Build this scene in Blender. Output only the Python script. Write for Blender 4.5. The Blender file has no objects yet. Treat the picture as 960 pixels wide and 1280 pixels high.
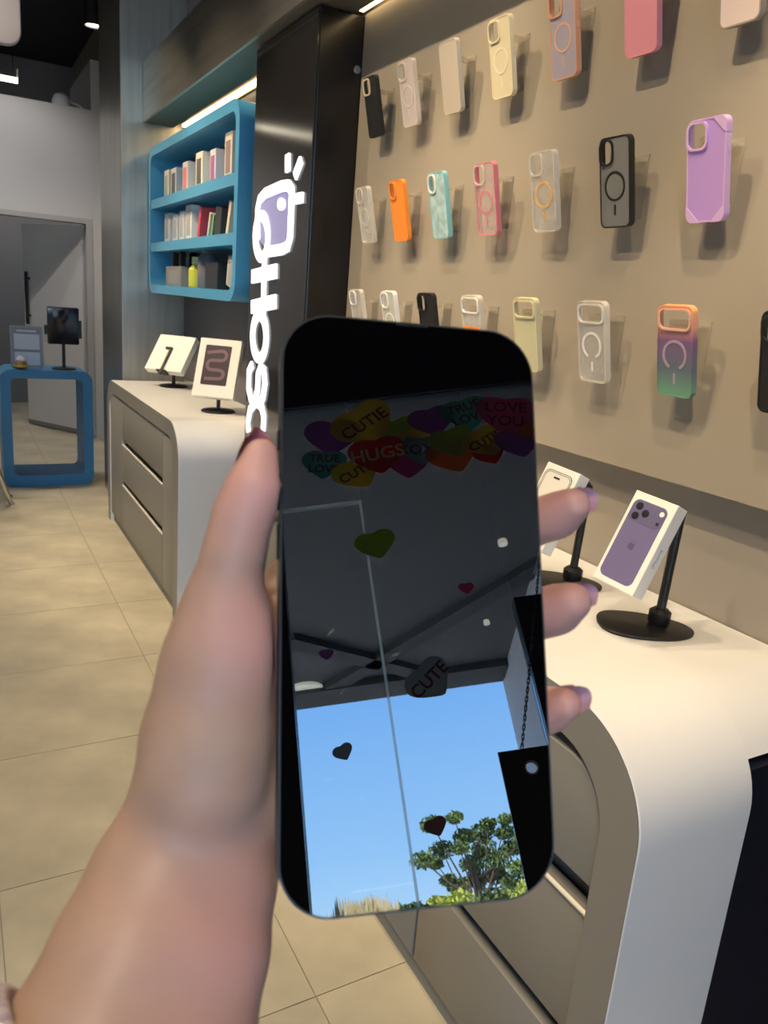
import bpy, bmesh, math, random
import numpy as np
from mathutils import Vector, Matrix
random.seed(7)
sc = bpy.context.scene
col = sc.collection
# ------------------------------------------------------------------ camera
F_PX, YAW, PITCH, ROLL, CAM = 966.88, .515789, .260447, .0817805, Vector((0, 0, 1.38))
fw = Vector((math.sin(YAW)*math.cos(PITCH), math.cos(YAW)*math.cos(PITCH), -math.sin(PITCH)))
r0 = Vector((math.cos(YAW), -math.sin(YAW), 0)); u0 = r0.cross(fw)
RT = math.cos(ROLL)*r0 + math.sin(ROLL)*u0
UP = -math.sin(ROLL)*r0 + math.cos(ROLL)*u0
cd = bpy.data.cameras.new('camera'); cam = bpy.data.objects.new('camera', cd); col.objects.link(cam)
cam.matrix_world = Matrix(((RT.x, UP.x, -fw.x, CAM.x), (RT.y, UP.y, -fw.y, CAM.y), (RT.z, UP.z, -fw.z, CAM.z), (0, 0, 0, 1)))
cd.sensor_fit = 'VERTICAL'; cd.sensor_height = 36.0; cd.lens = 36.0*F_PX/1280; cd.clip_start = .01; cd.clip_end = 400
cd.dof.use_dof = True; cd.dof.focus_distance = .75; cd.dof.aperture_fstop = cd.lens/1000/.0012
sc.camera = cam
def ray(px, py): return RT*((px-480)/F_PX) + UP*((640-py)/F_PX) + fw
def at(px, py, ax, val):                      # the point of a plane (axis = value) seen at a pixel
    d = ray(px, py); return CAM + d*((val-CAM[ax])/d[ax])
def cpt(px, py, depth): return CAM + ray(px, py)*depth
# ------------------------------------------------------------------ sky, sun, exposure
vs = sc.view_settings; vs.view_transform = 'Standard'; vs.look = 'None'; vs.gamma = 1; vs.exposure = 0.0; vs.use_curve_mapping = False
sc.cycles.use_denoising = True
sc.cycles.max_bounces = 10; sc.cycles.transparent_max_bounces = 16; sc.cycles.caustics_reflective = False; sc.cycles.caustics_refractive = False
sc.cycles.sample_clamp_indirect = 8
SKY = 6.0
w = bpy.data.worlds.new('sky'); sc.world = w; w.use_nodes = True
nt = w.node_tree; nt.nodes.clear()
tc = nt.nodes.new('ShaderNodeTexCoord'); sx = nt.nodes.new('ShaderNodeSeparateXYZ'); rp = nt.nodes.new('ShaderNodeValToRGB')
bg = nt.nodes.new('ShaderNodeBackground'); wo = nt.nodes.new('ShaderNodeOutputWorld')
nt.links.new(tc.outputs['Generated'], sx.inputs[0]); nt.links.new(sx.outputs['Z'], rp.inputs[0])
e = rp.color_ramp.elements
e[0].position = 0.0; e[0].color = (.56, .80, 1.0, 1); e[1].position = .36; e[1].color = (.17, .42, .90, 1)
k = e.new(.16); k.color = (.30, .57, .97, 1); k = e.new(1.0); k.color = (.10, .30, .78, 1)
bg.inputs[1].default_value = SKY
nt.links.new(rp.outputs[0], bg.inputs[0]); nt.links.new(bg.outputs[0], wo.inputs[0])
sl = bpy.data.lights.new('sun', 'SUN'); sl.energy = 34; sl.angle = .01; sl.color = (1, .94, .84)
so = bpy.data.objects.new('sun', sl); col.objects.link(so); so.location = (0, 20, 30)
so.rotation_euler = Vector((.35, -.55, -.76)).to_track_quat('-Z', 'Y').to_euler()
# ------------------------------------------------------------------ materials
MATS = {}
def mat(name, c=(.5, .5, .5), rough=.5, metal=0, ior=1.45, emit=None, es=1, alpha=1, noise=0, nscale=8, trans=0, stretch=None, bump=0, coat=0, sss=0):
    if name in MATS: return MATS[name]
    m = bpy.data.materials.new(name); m.use_nodes = True; MATS[name] = m
    t = m.node_tree; b = t.nodes['Principled BSDF']
    b.inputs['Base Color'].default_value = (*c, 1); b.inputs['Roughness'].default_value = rough; b.inputs['Metallic'].default_value = metal
    b.inputs['IOR'].default_value = ior; b.inputs['Alpha'].default_value = alpha; b.inputs['Coat Weight'].default_value = coat
    if sss: b.inputs['Subsurface Weight'].default_value = sss; b.inputs['Subsurface Radius'].default_value = (.008, .003, .0015); b.inputs['Subsurface Scale'].default_value = .6
    if trans: b.inputs['Transmission Weight'].default_value = trans
    if emit: b.inputs['Emission Color'].default_value = (*emit, 1); b.inputs['Emission Strength'].default_value = es
    if noise or bump:
        co = t.nodes.new('ShaderNodeTexCoord'); n = t.nodes.new('ShaderNodeTexNoise'); n.inputs['Scale'].default_value = nscale; n.inputs['Detail'].default_value = 6
        if stretch:
            mp = t.nodes.new('ShaderNodeMapping'); mp.inputs['Scale'].default_value = stretch
            t.links.new(co.outputs['Object'], mp.inputs[0]); t.links.new(mp.outputs[0], n.inputs['Vector'])
        else: t.links.new(co.outputs['Object'], n.inputs['Vector'])
        if noise:
            r = t.nodes.new('ShaderNodeValToRGB'); r.color_ramp.elements[0].position = .3; r.color_ramp.elements[1].position = .7
            r.color_ramp.elements[0].color = (*[max(0, v*(1-noise)) for v in c], 1); r.color_ramp.elements[1].color = (*[min(1, v*(1+noise)) for v in c], 1)
            t.links.new(n.outputs['Fac'], r.inputs[0]); t.links.new(r.outputs[0], b.inputs['Base Color'])
        if bump:
            bp = t.nodes.new('ShaderNodeBump'); bp.inputs['Strength'].default_value = bump; bp.inputs['Distance'].default_value = .002
            t.links.new(n.outputs['Fac'], bp.inputs['Height']); t.links.new(bp.outputs[0], b.inputs['Normal'])
    return m
def clear(name, c=(.9, .92, .95), a=.35, rough=.15):      # clear plastic: part see-through, part glossy tint
    if name in MATS: return MATS[name]
    m = mat(name, c, rough); t = m.node_tree; b = t.nodes['Principled BSDF']; o = t.nodes['Material Output']
    tr = t.nodes.new('ShaderNodeBsdfTransparent'); mx = t.nodes.new('ShaderNodeMixShader'); mx.inputs[0].default_value = a
    tr.inputs[0].default_value = (*[.5+.5*v for v in c], 1)
    t.links.new(tr.outputs[0], mx.inputs[1]); t.links.new(b.outputs[0], mx.inputs[2]); t.links.new(mx.outputs[0], o.inputs[0]); return m
def pane_mat(name, tint=(.97, .985, .98)):
    m = bpy.data.materials.new(name); m.use_nodes = True; t = m.node_tree; t.nodes.clear(); MATS[name] = m
    o = t.nodes.new('ShaderNodeOutputMaterial'); tr = t.nodes.new('ShaderNodeBsdfTransparent'); tr.inputs[0].default_value = (*tint, 1)
    g = t.nodes.new('ShaderNodeBsdfGlossy'); g.inputs['Roughness'].default_value = .0; fr = t.nodes.new('ShaderNodeFresnel'); fr.inputs[0].default_value = 1.45
    mx = t.nodes.new('ShaderNodeMixShader'); t.links.new(fr.outputs[0], mx.inputs[0]); t.links.new(tr.outputs[0], mx.inputs[1]); t.links.new(g.outputs[0], mx.inputs[2]); t.links.new(mx.outputs[0], o.inputs[0]); return m
# ------------------------------------------------------------------ mesh helpers
def mesh(name, vs_, fs, smooth=False):
    m = bpy.data.meshes.new(name); m.from_pydata([tuple(v) for v in vs_], [], fs); m.update()
    if smooth: m.polygons.foreach_set('use_smooth', [True]*len(m.polygons))
    return m
def from_bm(name, bm, smooth=False, angle=None):
    m = bpy.data.meshes.new(name); bmesh.ops.recalc_face_normals(bm, faces=bm.faces); bm.to_mesh(m); bm.free()
    if smooth: m.polygons.foreach_set('use_smooth', [True]*len(m.polygons))
    if angle is not None: m.set_sharp_from_angle(angle=angle)
    return m
def obj(name, me, mt=None, parent=None, M=None):
    o = bpy.data.objects.new(name, me); col.objects.link(o)
    if mt and not me.materials: me.materials.append(mt)
    if parent: o.parent = parent
    if M is not None: o.matrix_local = M
    return o
def tag(o, label=None, cat=None, group=None, kind=None):
    if label: o['label'] = label
    if cat: o['category'] = cat
    if group: o['group'] = group
    if kind: o['kind'] = kind
    return o
def thing(name, label, cat, M=None, group=None):
    o = bpy.data.objects.new(name, None); o.empty_display_size = .05; col.objects.link(o)
    if M is not None: o.matrix_world = M
    return tag(o, label, cat, group)
def frame(o, x, y, z):                        # matrix with the given axes
    x, y, z = Vector(x), Vector(y), Vector(z)
    return Matrix(((x.x, y.x, z.x, o[0]), (x.y, y.y, z.y, o[1]), (x.z, y.z, z.z, o[2]), (0, 0, 0, 1)))
def T(x=0, y=0, z=0): return Matrix.Translation((x, y, z))
def RX(a): return Matrix.Rotation(a, 4, 'X')
def RY(a): return Matrix.Rotation(a, 4, 'Y')
def RZ(a): return Matrix.Rotation(a, 4, 'Z')
def box(x0, x1, y0, y1, z0, z1, bevel=0, seg=2):
    bm = bmesh.new(); bmesh.ops.create_cube(bm, size=1)
    for v in bm.verts: v.co = Vector(((x0+x1)/2+v.co.x*(x1-x0), (y0+y1)/2+v.co.y*(y1-y0), (z0+z1)/2+v.co.z*(z1-z0)))
    if bevel: bmesh.ops.bevel(bm, geom=list(bm.edges), offset=bevel, segments=seg, affect='EDGES', profile=.5)
    return from_bm('box', bm)
def rrect(w, h, r, cx=0, cy=0, seg=7):
    p = []; r = min(r, w/2-1e-5, h/2-1e-5)
    for (sx_, sy_, a0) in ((1, 1, 0), (-1, 1, 90), (-1, -1, 180), (1, -1, 270)):
        for i in range(seg+1):
            a = math.radians(a0+90*i/seg); p.append((cx+sx_*(w/2-r)+r*math.cos(a), cy+sy_*(h/2-r)+r*math.sin(a)))
    return p
def circle(r, cx=0, cy=0, n=28): return [(cx+r*math.cos(2*math.pi*i/n), cy+r*math.sin(2*math.pi*i/n)) for i in range(n)]
def slab(pts, z0, z1, bev=0, holes=()):       # outline (with holes) given depth, edges eased
    if bev and not holes:
        n = len(pts); cx = sum(p[0] for p in pts)/n; cy = sum(p[1] for p in pts)/n
        def inset(d):
            o = []
            for i in range(n):
                a, b, c = Vector(pts[i-1]), Vector(pts[i]), Vector(pts[(i+1) % n]); t = (c-a); t = t/(t.length or 1); o.append((b.x-t.y*d, b.y+t.x*d))
            return o
        rings = [(inset(bev), z0), (inset(bev*.3), z0+bev*.3), (pts, z0+bev), (pts, z1-bev), (inset(bev*.3), z1-bev*.3), (inset(bev), z1)]
        V = [(x, y, z) for q, z in rings for x, y in q]; Fs = [tuple(reversed(range(n))), tuple(range(5*n, 6*n))]
        for k in range(5):
            for i in range(n): j = (i+1) % n; Fs.append((k*n+i, k*n+j, (k+1)*n+j, (k+1)*n+i))
        m = mesh('slab', V, Fs, True); m.set_sharp_from_angle(angle=.9); return m
    bm = bmesh.new(); ed = []
    for loop in [pts, *holes]:
        vv = [bm.verts.new((x, y, z0)) for x, y in loop]
        ed += [bm.edges.new((vv[i], vv[(i+1) % len(vv)])) for i in range(len(vv))]
    bmesh.ops.triangle_fill(bm, use_beauty=True, edges=ed)
    g = bmesh.ops.extrude_face_region(bm, geom=list(bm.faces))
    bmesh.ops.translate(bm, vec=(0, 0, z1-z0), verts=[v for v in g['geom'] if isinstance(v, bmesh.types.BMVert)])
    return from_bm('slab', bm, True, .5)
def ringm(outer, inner, z0, z1):
    n = len(outer); V = [(x, y, z0) for x, y in outer]+[(x, y, z0) for x, y in inner]+[(x, y, z1) for x, y in outer]+[(x, y, z1) for x, y in inner]; Fs = []
    for i in range(n):
        j = (i+1) % n
        Fs += [(i, j, 2*n+j, 2*n+i), (n+j, n+i, 3*n+i, 3*n+j), (j, i, n+i, n+j), (2*n+i, 2*n+j, 3*n+j, 3*n+i)]
    m = mesh('ring', V, Fs, True); m.set_sharp_from_angle(angle=.6); return m
def tube(pts, r, n=10, caps=True):
    pts = [Vector(p) for p in pts]; rs = r if isinstance(r, (list, tuple)) else [r]*len(pts)
    V = []; Fs = []; prev = None
    for i, p in enumerate(pts):
        d = (pts[min(i+1, len(pts)-1)]-pts[max(i-1, 0)]).normalized()
        a = prev if prev and abs(prev.dot(d)) < .95 else (Vector((0, 0, 1)) if abs(d.z) < .9 else Vector((1, 0, 0)))
        s = d.cross(a).normalized(); t = s.cross(d).normalized(); prev = t
        for k in range(n): q = 2*math.pi*k/n; V.append(p+rs[i]*(math.cos(q)*s+math.sin(q)*t))
    for i in range(len(pts)-1):
        for k in range(n): j = (k+1) % n; Fs.append((i*n+k, i*n+j, (i+1)*n+j, (i+1)*n+k))
    if caps: Fs += [tuple(range(n)), tuple(reversed(range((len(pts)-1)*n, len(pts)*n)))]
    bm = bmesh.new(); bm.from_mesh(mesh('t', V, Fs)); return from_bm('tube', bm, True, .8)
def lathe(prof, n=28, M=None):
    V = []; Fs = []
    for r, z in prof:
        for k in range(n): a = 2*math.pi*k/n; V.append(Vector((r*math.cos(a), r*math.sin(a), z)))
    for i in range(len(prof)-1):
        for k in range(n): j = (k+1) % n; Fs.append((i*n+k, i*n+j, (i+1)*n+j, (i+1)*n+k))
    Fs += [tuple(reversed(range(n))), tuple(range((len(prof)-1)*n, len(prof)*n))]
    if M is not None: V = [M @ v for v in V]
    m = mesh('lathe', V, Fs, True); m.set_sharp_from_angle(angle=.6); return m
def stroke(pts, wd, z0, z1, closed=False, nj=10):   # a flat bar of even width along a path, round ends
    bm = bmesh.new()
    def add(poly):
        a = [bm.verts.new((x, y, z0)) for x, y in poly]; b = [bm.verts.new((x, y, z1)) for x, y in poly]; n = len(poly)
        bm.faces.new(list(reversed(a))); bm.faces.new(b)
        for i in range(n): j = (i+1) % n; bm.faces.new((a[i], a[j], b[j], b[i]))
    P = [Vector(p) for p in pts]
    if closed:
        n = len(P); V = []
        o, q = [], []
        for i in range(n):
            t = (P[(i+1) % n]-P[i-1]).normalized(); nn = Vector((t.y, -t.x)); o.append(tuple(P[i]+nn*wd/2)); q.append(tuple(P[i]-nn*wd/2))
        bm.free(); return ringm(o, q, z0, z1)
    n = len(P); L, R = [], []
    for i in range(n):
        t = (P[min(i+1, n-1)]-P[max(i-1, 0)]).normalized(); nn = Vector((-t.y, t.x)); L.append(P[i]+nn*wd/2); R.append(P[i]-nn*wd/2)
    for i in range(n-1): add([tuple(R[i]), tuple(R[i+1]), tuple(L[i+1]), tuple(L[i])])
    return from_bm('stroke', bm)
def text_mesh(s, size, depth, bold=.0, spacing=1.0):
    c = bpy.data.curves.new('lettering', 'FONT'); c.body = s; c.size = size; c.extrude = depth/2; c.align_x = 'CENTER'; c.align_y = 'CENTER'; c.offset = bold; c.space_character = spacing; c.resolution_u = 3
    o = bpy.data.objects.new('t', c); col.objects.link(o); bpy.context.view_layer.update()
    m = bpy.data.meshes.new_from_object(o.evaluated_get(bpy.context.evaluated_depsgraph_get())); bpy.data.objects.remove(o); return m
def arc(cx, cy, r, a0, a1, n=14, ry=None): return [(cx+r*math.cos(math.radians(a0+(a1-a0)*i/n)), cy+(ry or r)*math.sin(math.radians(a0+(a1-a0)*i/n))) for i in range(n+1)]
# ------------------------------------------------------------------ common materials
taupe = mat('taupe_panel', (.325, .286, .236), .62, noise=.03, nscale=1.5)
taupe_low = mat('taupe_lower_wall', (.30, .27, .235), .6, noise=.03, nscale=2)
white_wall = mat('pale_wall', (.56, .565, .58), .7, noise=.02, nscale=2)
black_ceiling = mat('black_ceiling', (.012, .013, .02), .8, noise=.2, nscale=3)
blackm = mat('black_metal', (.012, .012, .014), .35)
navy = mat('navy_black', (.008, .009, .018), .3)
black_gloss = mat('glossy_black', (.008, .008, .009), .06, ior=1.5)
steel = mat('brushed_steel', (.56, .53, .47), .34, metal=1, noise=.12, nscale=30, stretch=(1, .06, 1))
steel_col = mat('brushed_steel_column', (.46, .45, .41), .36, metal=1, noise=.12, nscale=30, stretch=(1, 1, .05))
blue = mat('blue_lacquer', (.075, .33, .60), .35, noise=.02, nscale=3)
counter_top = mat('counter_shell', (.66, .665, .675), .38, noise=.02, nscale=3)
drawer_grey = mat('drawer_grey', (.265, .262, .25), .45, metal=.25, noise=.02, nscale=4)
drawer_dark = mat('drawer_recess', (.24, .24, .23), .6)
whitep = mat('white_card', (.80, .78, .74), .45)
led = mat('warm_led', (1, .8, .5), .5, emit=(1, .72, .36), es=6)
lens = mat('lamp_lens', (1, .9, .75), .5, emit=(1, .82, .6), es=12)
chrome = mat('chrome', (.7, .7, .72), .15, metal=1)
bl_plastic = mat('black_plastic', (.012, .012, .013), .35)
# ------------------------------------------------------------------ room shell
XR, XP, CEIL, YB, YF, XL = 1.25, 1.20, 3.52, 7.36, -2.0, -2.768
fl = tag(obj('floor', box(XL, XR+.1, -2.06, 9.7, -.06, -.0025), mat('grout', (.30, .27, .205), .9)), kind='structure')
fl['label'] = 'beige concrete-look tiled floor of the shop'
TS, TX, TY = .5575, .022, 1.1405
tmat = mat('concrete_tile', (.52, .475, .36), .36, noise=.20, nscale=4.5, bump=.05)
tile_me = {}
for i in range(-5, 3):
    for j in range(-6, 16):
        xa, xb = TX+i*TS, min(TX+(i+1)*TS, XR); ya, yb = max(TY+j*TS, -2.06), min(TY+(j+1)*TS, 9.7)
        if xb-xa < .05 or yb-ya < .05: continue
        key = (round(xb-xa, 3), round(yb-ya, 3))
        if key not in tile_me: tile_me[key] = box(.0013, xb-xa-.0013, .0013, yb-ya-.0013, -.0045, 0)
        obj('tile', tile_me[key], tmat, fl, T(xa, ya, 0))
tag(obj('ceiling', box(XL-.2, XR+.2, -2.1, 9.8, CEIL, CEIL+.15), black_ceiling), 'black painted shop ceiling', kind='structure')
wr = tag(obj('wall_right', box(XR, XR+.12, -2.1, 9.8, -.06, CEIL), taupe_low), 'taupe wall behind the counters', kind='structure')
tag(obj('wall_panel', box(XP, XR, -1.9, 2.495, 1.095, 2.258), taupe), 'taupe display panel carrying the rows of phone cases', kind='structure')
tag(obj('wall_niche', box(XR-.006, XR, 3.078, 4.855, .852, 2.255), mat('niche_grey', (.15, .145, .165), .6)), 'dark grey wall behind the blue shelf', kind='structure')
tag(obj('wall_upper', box(XR-.012, XR, -1.9, 4.85, 2.58, CEIL), mat('lilac_wall', (.42, .41, .46), .7)), 'pale lilac wall strip above the steel header', kind='structure')
tag(obj('wall_base', box(XR-.012, XR, -1.9, .594, 0, .80), navy), 'navy black base panel of the wall', kind='structure')
tag(obj('wall_left', box(XL-.12, XL, -2.1, 9.8, -.06, CEIL), mat('left_wall', (.22, .215, .21), .7)), 'grey far side wall of the shop', kind='structure')
# back wall with a doorway
wb = tag(obj('wall_back', box(XL, .0, YB, YB+.12, 0, 2.735), white_wall), 'pale back wall with a doorway', kind='structure')
obj('wall_over_door', box(0, 1.09, YB, YB+.12, 1.885, 2.735), white_wall, wb)
obj('wall_jamb', box(1.09, XR, YB, YB+.12, 0, 2.735), white_wall, wb)
obj('wall_stub', box(1.10, XR, YB, 8.6, 2.735, 3.11), white_wall, wb)
wf_ = tag(obj('wall_far', box(XL, XR, 9.6, 9.75, 0, CEIL), mat('far_grey', (.22, .22, .235), .7)), 'grey wall of the back room', kind='structure')
tr = tag(obj('trim_1', box(1.045, 1.09, YB-.012, YB+.13, 0, 1.885), mat('door_frame', (.40, .40, .42), .6)), 'grey door frame in the back wall', kind='structure')
obj('frame_head', box(0, 1.045, YB-.012, YB+.13, 1.845, 1.885), MATS['door_frame'], tr)
# door leaf standing ajar into the back room
h0, h1 = Vector((1.04, 7.50, 0)), Vector((.62, 8.18, 0)); dx = (h1-h0).normalized()
d1 = tag(obj('door_1', box(0, (h1-h0).length, -.02, .02, .012, 1.84, .003), mat('door_white', (.60, .60, .61), .5), None, frame(h0, dx, (-dx.y, dx.x, 0), (0, 0, 1))), 'pale grey door standing ajar', kind='structure')
L_ = (h1-h0).length
hd = obj('door_handle', box(L_-.10, L_-.075, .045, .065, .95, 1.42, .004), blackm, d1)
for z in (1.02, 1.35): obj('handle_post', box(L_-.096, L_-.079, .02, .05, z, z+.018), blackm, d1)
obj('kick_strip', box(0, L_, .02, .024, .012, .05), mat('kick', (.2, .2, .2), .5), d1)
# metal column at the end of the counter
tag(obj('wall_column', box(.88, XR, 4.86, 5.55, 0, CEIL, .006), steel_col), 'brushed metal column between shelf and doorway', kind='structure')
# ------------------------------------------------------------------ shop front: glass, frames, porch
pane = pane_mat('shop_glass')
w1 = bpy.data.objects.new('window_1', None); col.objects.link(w1); tag(w1, 'frameless glass shop front with black posts', kind='structure')
def wpart(name, *a, m=blackm): return obj(name, box(*a), m, w1)
wpart('header_beam', XL, XR, YF-.03, YF+.01, 3.272, CEIL)
wpart('post', -.40, -.122, YF-.04, YF+.04, 0, 3.272); wpart('post', XL, XL+.08, YF-.04, YF+.04, 0, 3.272)
wpart('side_panel', .635, XR, YF-.03, YF+.03, 0, 2.31); wpart('sill', XL, XR, YF-.03, YF+.03, -.03, .03)
for (a, b, z0, z1) in ((-.122, .168, .03, 2.785), (-.122, .168, 2.795, 3.272), (.176, .633, .03, 3.272), (.637, 1.25, 2.312, 3.272), (XL+.08, -.40, .03, 3.272)):
    wpart('pane', a, b, YF-.004, YF+.004, z0, z1, m=pane)
seal = clear('glass_seal', (.95, .95, .88), .42, .4)
_t = seal.node_tree; _tl = _t.nodes.new('ShaderNodeBsdfTranslucent'); _tl.inputs[0].default_value = (.95, .95, .88, 1); _m = [n for n in _t.nodes if n.type == 'MIX_SHADER'][0]; _t.links.new(_tl.outputs[0], _m.inputs[2])
wpart('glass_joint', .168, .1765, YF-.006, YF+.006, .03, 2.795, m=seal); wpart('glass_joint', -.122, .178, YF-.006, YF+.006, 2.783, 2.795, m=seal)
ext = mat('porch_grey', (.15, .142, .132), .8, noise=.04, nscale=2); extd = mat('porch_beam', (.085, .082, .08), .8)
pc = tag(obj('porch_ceiling', box(-9, 1.25, -5.65, YF-.03, 3.40, 3.6), ext), 'grey porch ceiling outside the shop', kind='structure')
obj('fascia', box(-9, 1.25, -5.75, -5.65, 3.36, 3.75), extd, pc); obj('edge_beam', box(-9, 1.25, -5.65, -5.35, 3.34, 3.40), extd, pc)
def soff(px, py):                              # a point of the porch ceiling met by the reflected ray through a pixel of the phone glass
    P, d = refl(px, py); return P+d*((3.39-P.z)/d.z)
PH_C, PH_U, PH_V, PH_N = Vector((.1115, .1733, 1.3007)), Vector((.9682, -.2497, -.0166)), Vector((.1192, .4019, .9079)), None
PH_U.normalize(); PH_V = (PH_V-PH_U*PH_V.dot(PH_U)).normalized(); PH_N = PH_U.cross(PH_V)
def refl(px, py):
    d = ray(px, py); P = CAM+d*((PH_C-CAM).dot(PH_N)/d.dot(PH_N)); d = d.normalized(); return P, d-2*d.dot(PH_N)*PH_N
def rplane(px, py, y=YF):
    P, d = refl(px, py); return P+d*((y-P.y)/d.y)
for (a, b) in (((362, 798), (520, 838)), ((400, 866), (680, 700))):
    A, B = soff(*a), soff(*b); t = (B-A); L = t.length; t.normalize()
    obj('cross_beam', box(-.02, L+(.0 if a[0] < 380 else .5), -.07, .07, -.05, .01), extd, pc, frame((A.x, A.y, 3.40), t, (-t.y, t.x, 0), (0, 0, 1)))
for (q, r) in (((382, 861), .14), ((628, 677), .028), ((608, 777), .022)):
    A = soff(*q); tag(obj('porch_lamp', lathe([(r, 0), (r, .02), (r*.9, .03)], 24, T(A.x, A.y, 3.37)), mat('porch_lens', (.8, .8, .7), .5, emit=(1, .95, .8), es=1.6)), 'round ceiling lamp under the porch'+('' if r > .1 else ' small, '+('near the right wall' if q[1] > 700 else 'above the glass')), 'lamp')
tag(obj('porch_wall', box(1.25, 1.5, -5.75, -2.1, -.06, 3.6), mat('porch_wall', (.55, .54, .58), .8, noise=.03)), 'pale lilac wall at the side of the porch', kind='structure')
tag(obj('pavement', box(-60, 60, -120, -2.06, -.12, -.03), mat('pavement', (.46, .44, .40), .85, noise=.1, nscale=1)), 'outdoor pavement in front of the shop', kind='structure')
# heart decals stuck on the glass, read from outside
def heart(wd):
    p = []
    for i in range(26):
        t = 2*math.pi*i/26; x = 16*math.sin(t)**3; y = 13*math.cos(t)-5*math.cos(2*t)-2*math.cos(3*t)-math.cos(4*t); hx, hy = x/32*wd*1.02, (y+3)/32*wd*.92; p.append((.55*hx+.45*wd*.50*math.sin(t), .55*hy+.45*wd*.42*math.cos(t)))
    return list(reversed(p))
DEC = {'yellow': (.85, .70, .08), 'purple': (.45, .16, .55), 'red': (.75, .02, .02), 'teal': (.15, .62, .58), 'green': (.50, .66, .05), 'sky': (.35, .65, .85), 'pink': (.85, .14, .38), 'orange': (.90, .33, .06), 'slate': (.55, .62, .66), 'rose': (.62, .34, .32), 'magenta': (.65, .10, .45)}
def decal_mat(cn):
    n = 'decal_'+cn
    if n in MATS: return MATS[n]
    m = mat(n, DEC[cn], .6); t = m.node_tree; b = t.nodes['Principled BSDF']; o = t.nodes['Material Output']
    tl = t.nodes.new('ShaderNodeBsdfTranslucent'); tl.inputs[0].default_value = (*DEC[cn], 1); mx = t.nodes.new('ShaderNodeMixShader'); mx.inputs[0].default_value = .35
    t.links.new(b.outputs[0], mx.inputs[1]); t.links.new(tl.outputs[0], mx.inputs[2]); t.links.new(mx.outputs[0], o.inputs[0]); return m
HEARTS = [(415, 546, 62, 'purple', '', -8), (405, 580, 50, 'teal', 'TRUE\nLOVE', -10), (447, 590, 56, 'yellow', 'CUTIE', 25), (500, 538, 48, 'green', '', 15), (514, 551, 46, 'yellow', '', 10), (510, 581, 44, 'magenta', '', -5), (456, 530, 74, 'yellow', 'CUTIE', 30),
          (540, 526, 52, 'purple', '', 8), (583, 516, 56, 'teal', 'TRUE\nLOVE', 12), (528, 562, 50, 'sky', 'XOXO', -5), (566, 569, 58, 'orange', '', 12), (566, 552, 52, 'green', '', 10), (612, 567, 36, 'red', '', 15), (607, 551, 52, 'yellow', 'CUTIE', 25), (648, 552, 52, 'purple', '', 5), (660, 535, 40, 'orange', '', 10), (632, 518, 66, 'pink', 'LOVE\nYOU', -12), (472, 568, 64, 'red', 'HUGS', 4),
          (470, 680, 52, 'green', '', 10), (408, 818, 18, 'purple', '', 0), (583, 735, 20, 'pink', '', 0), (537, 850, 62, 'slate', 'CUTE', 38), (429, 940, 25, 'slate', '', 20), (545, 1033, 27, 'rose', '', 15)]
for i, (px, py, wpx, cn, tx, rot) in enumerate(HEARTS):
    c = rplane(px, py, YF+.006+.0012*i); P, _ = refl(px, py)
    wd = wpx*(1.13 if py < 620 else 1)/F_PX*((P-CAM).length+(c-P).length)
    up = rplane(px, py-20, c.y)-c; lean = math.atan2(up.x, up.z)
    # local x points to the viewer's right in the reflection, which is +X of the room; z looks out to the street
    ca, sa = math.cos(math.radians(rot)), math.sin(math.radians(rot))
    X, Y = Vector((ca, 0, sa)), Vector((-sa, 0, ca)); M = frame(c, X, Y, X.cross(Y))
    where = ['at the left end of the cluster', 'below the purple one at left', 'under the red one', 'right of the yellow one', 'at the middle of the cluster', 'under the pale blue one', 'behind the red one, topmost at left', 'at the top middle', 'beside the big pink one', 'at the centre of the cluster', 'at the bottom of the cluster', 'above the orange one', 'under the yellow one at right', 'right of the green one', 'under the big pink one', 'at the right end', 'largest at top right', 'largest in the cluster at left', 'alone below the cluster', 'small, alone near the cross beam', 'small, alone at mid height', 'alone at the sky line', 'small, alone against the sky', 'small, alone before the tree'][i]
    t = tag(obj('heart_decal', slab(heart(wd), -.0004, .0004), decal_mat(cn), None, M), f'{cn} candy heart decal on shop glass, {where}' + (' reading '+tx.replace('\n', ' ') if tx else ''), 'decal', 'candy heart decals on the shop front glass')
    if tx:
        ls = max(len(q) for q in tx.split('\n'))
        obj('lettering', text_mesh(tx, wd*(1.45/ls if '\n' not in tx else 1.15/ls), .0014, .0012), mat('decal_cream', (.9, .8, .6), .6) if cn == 'red' else mat('decal_ink', (.22, .03, .06), .6), t)
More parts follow.
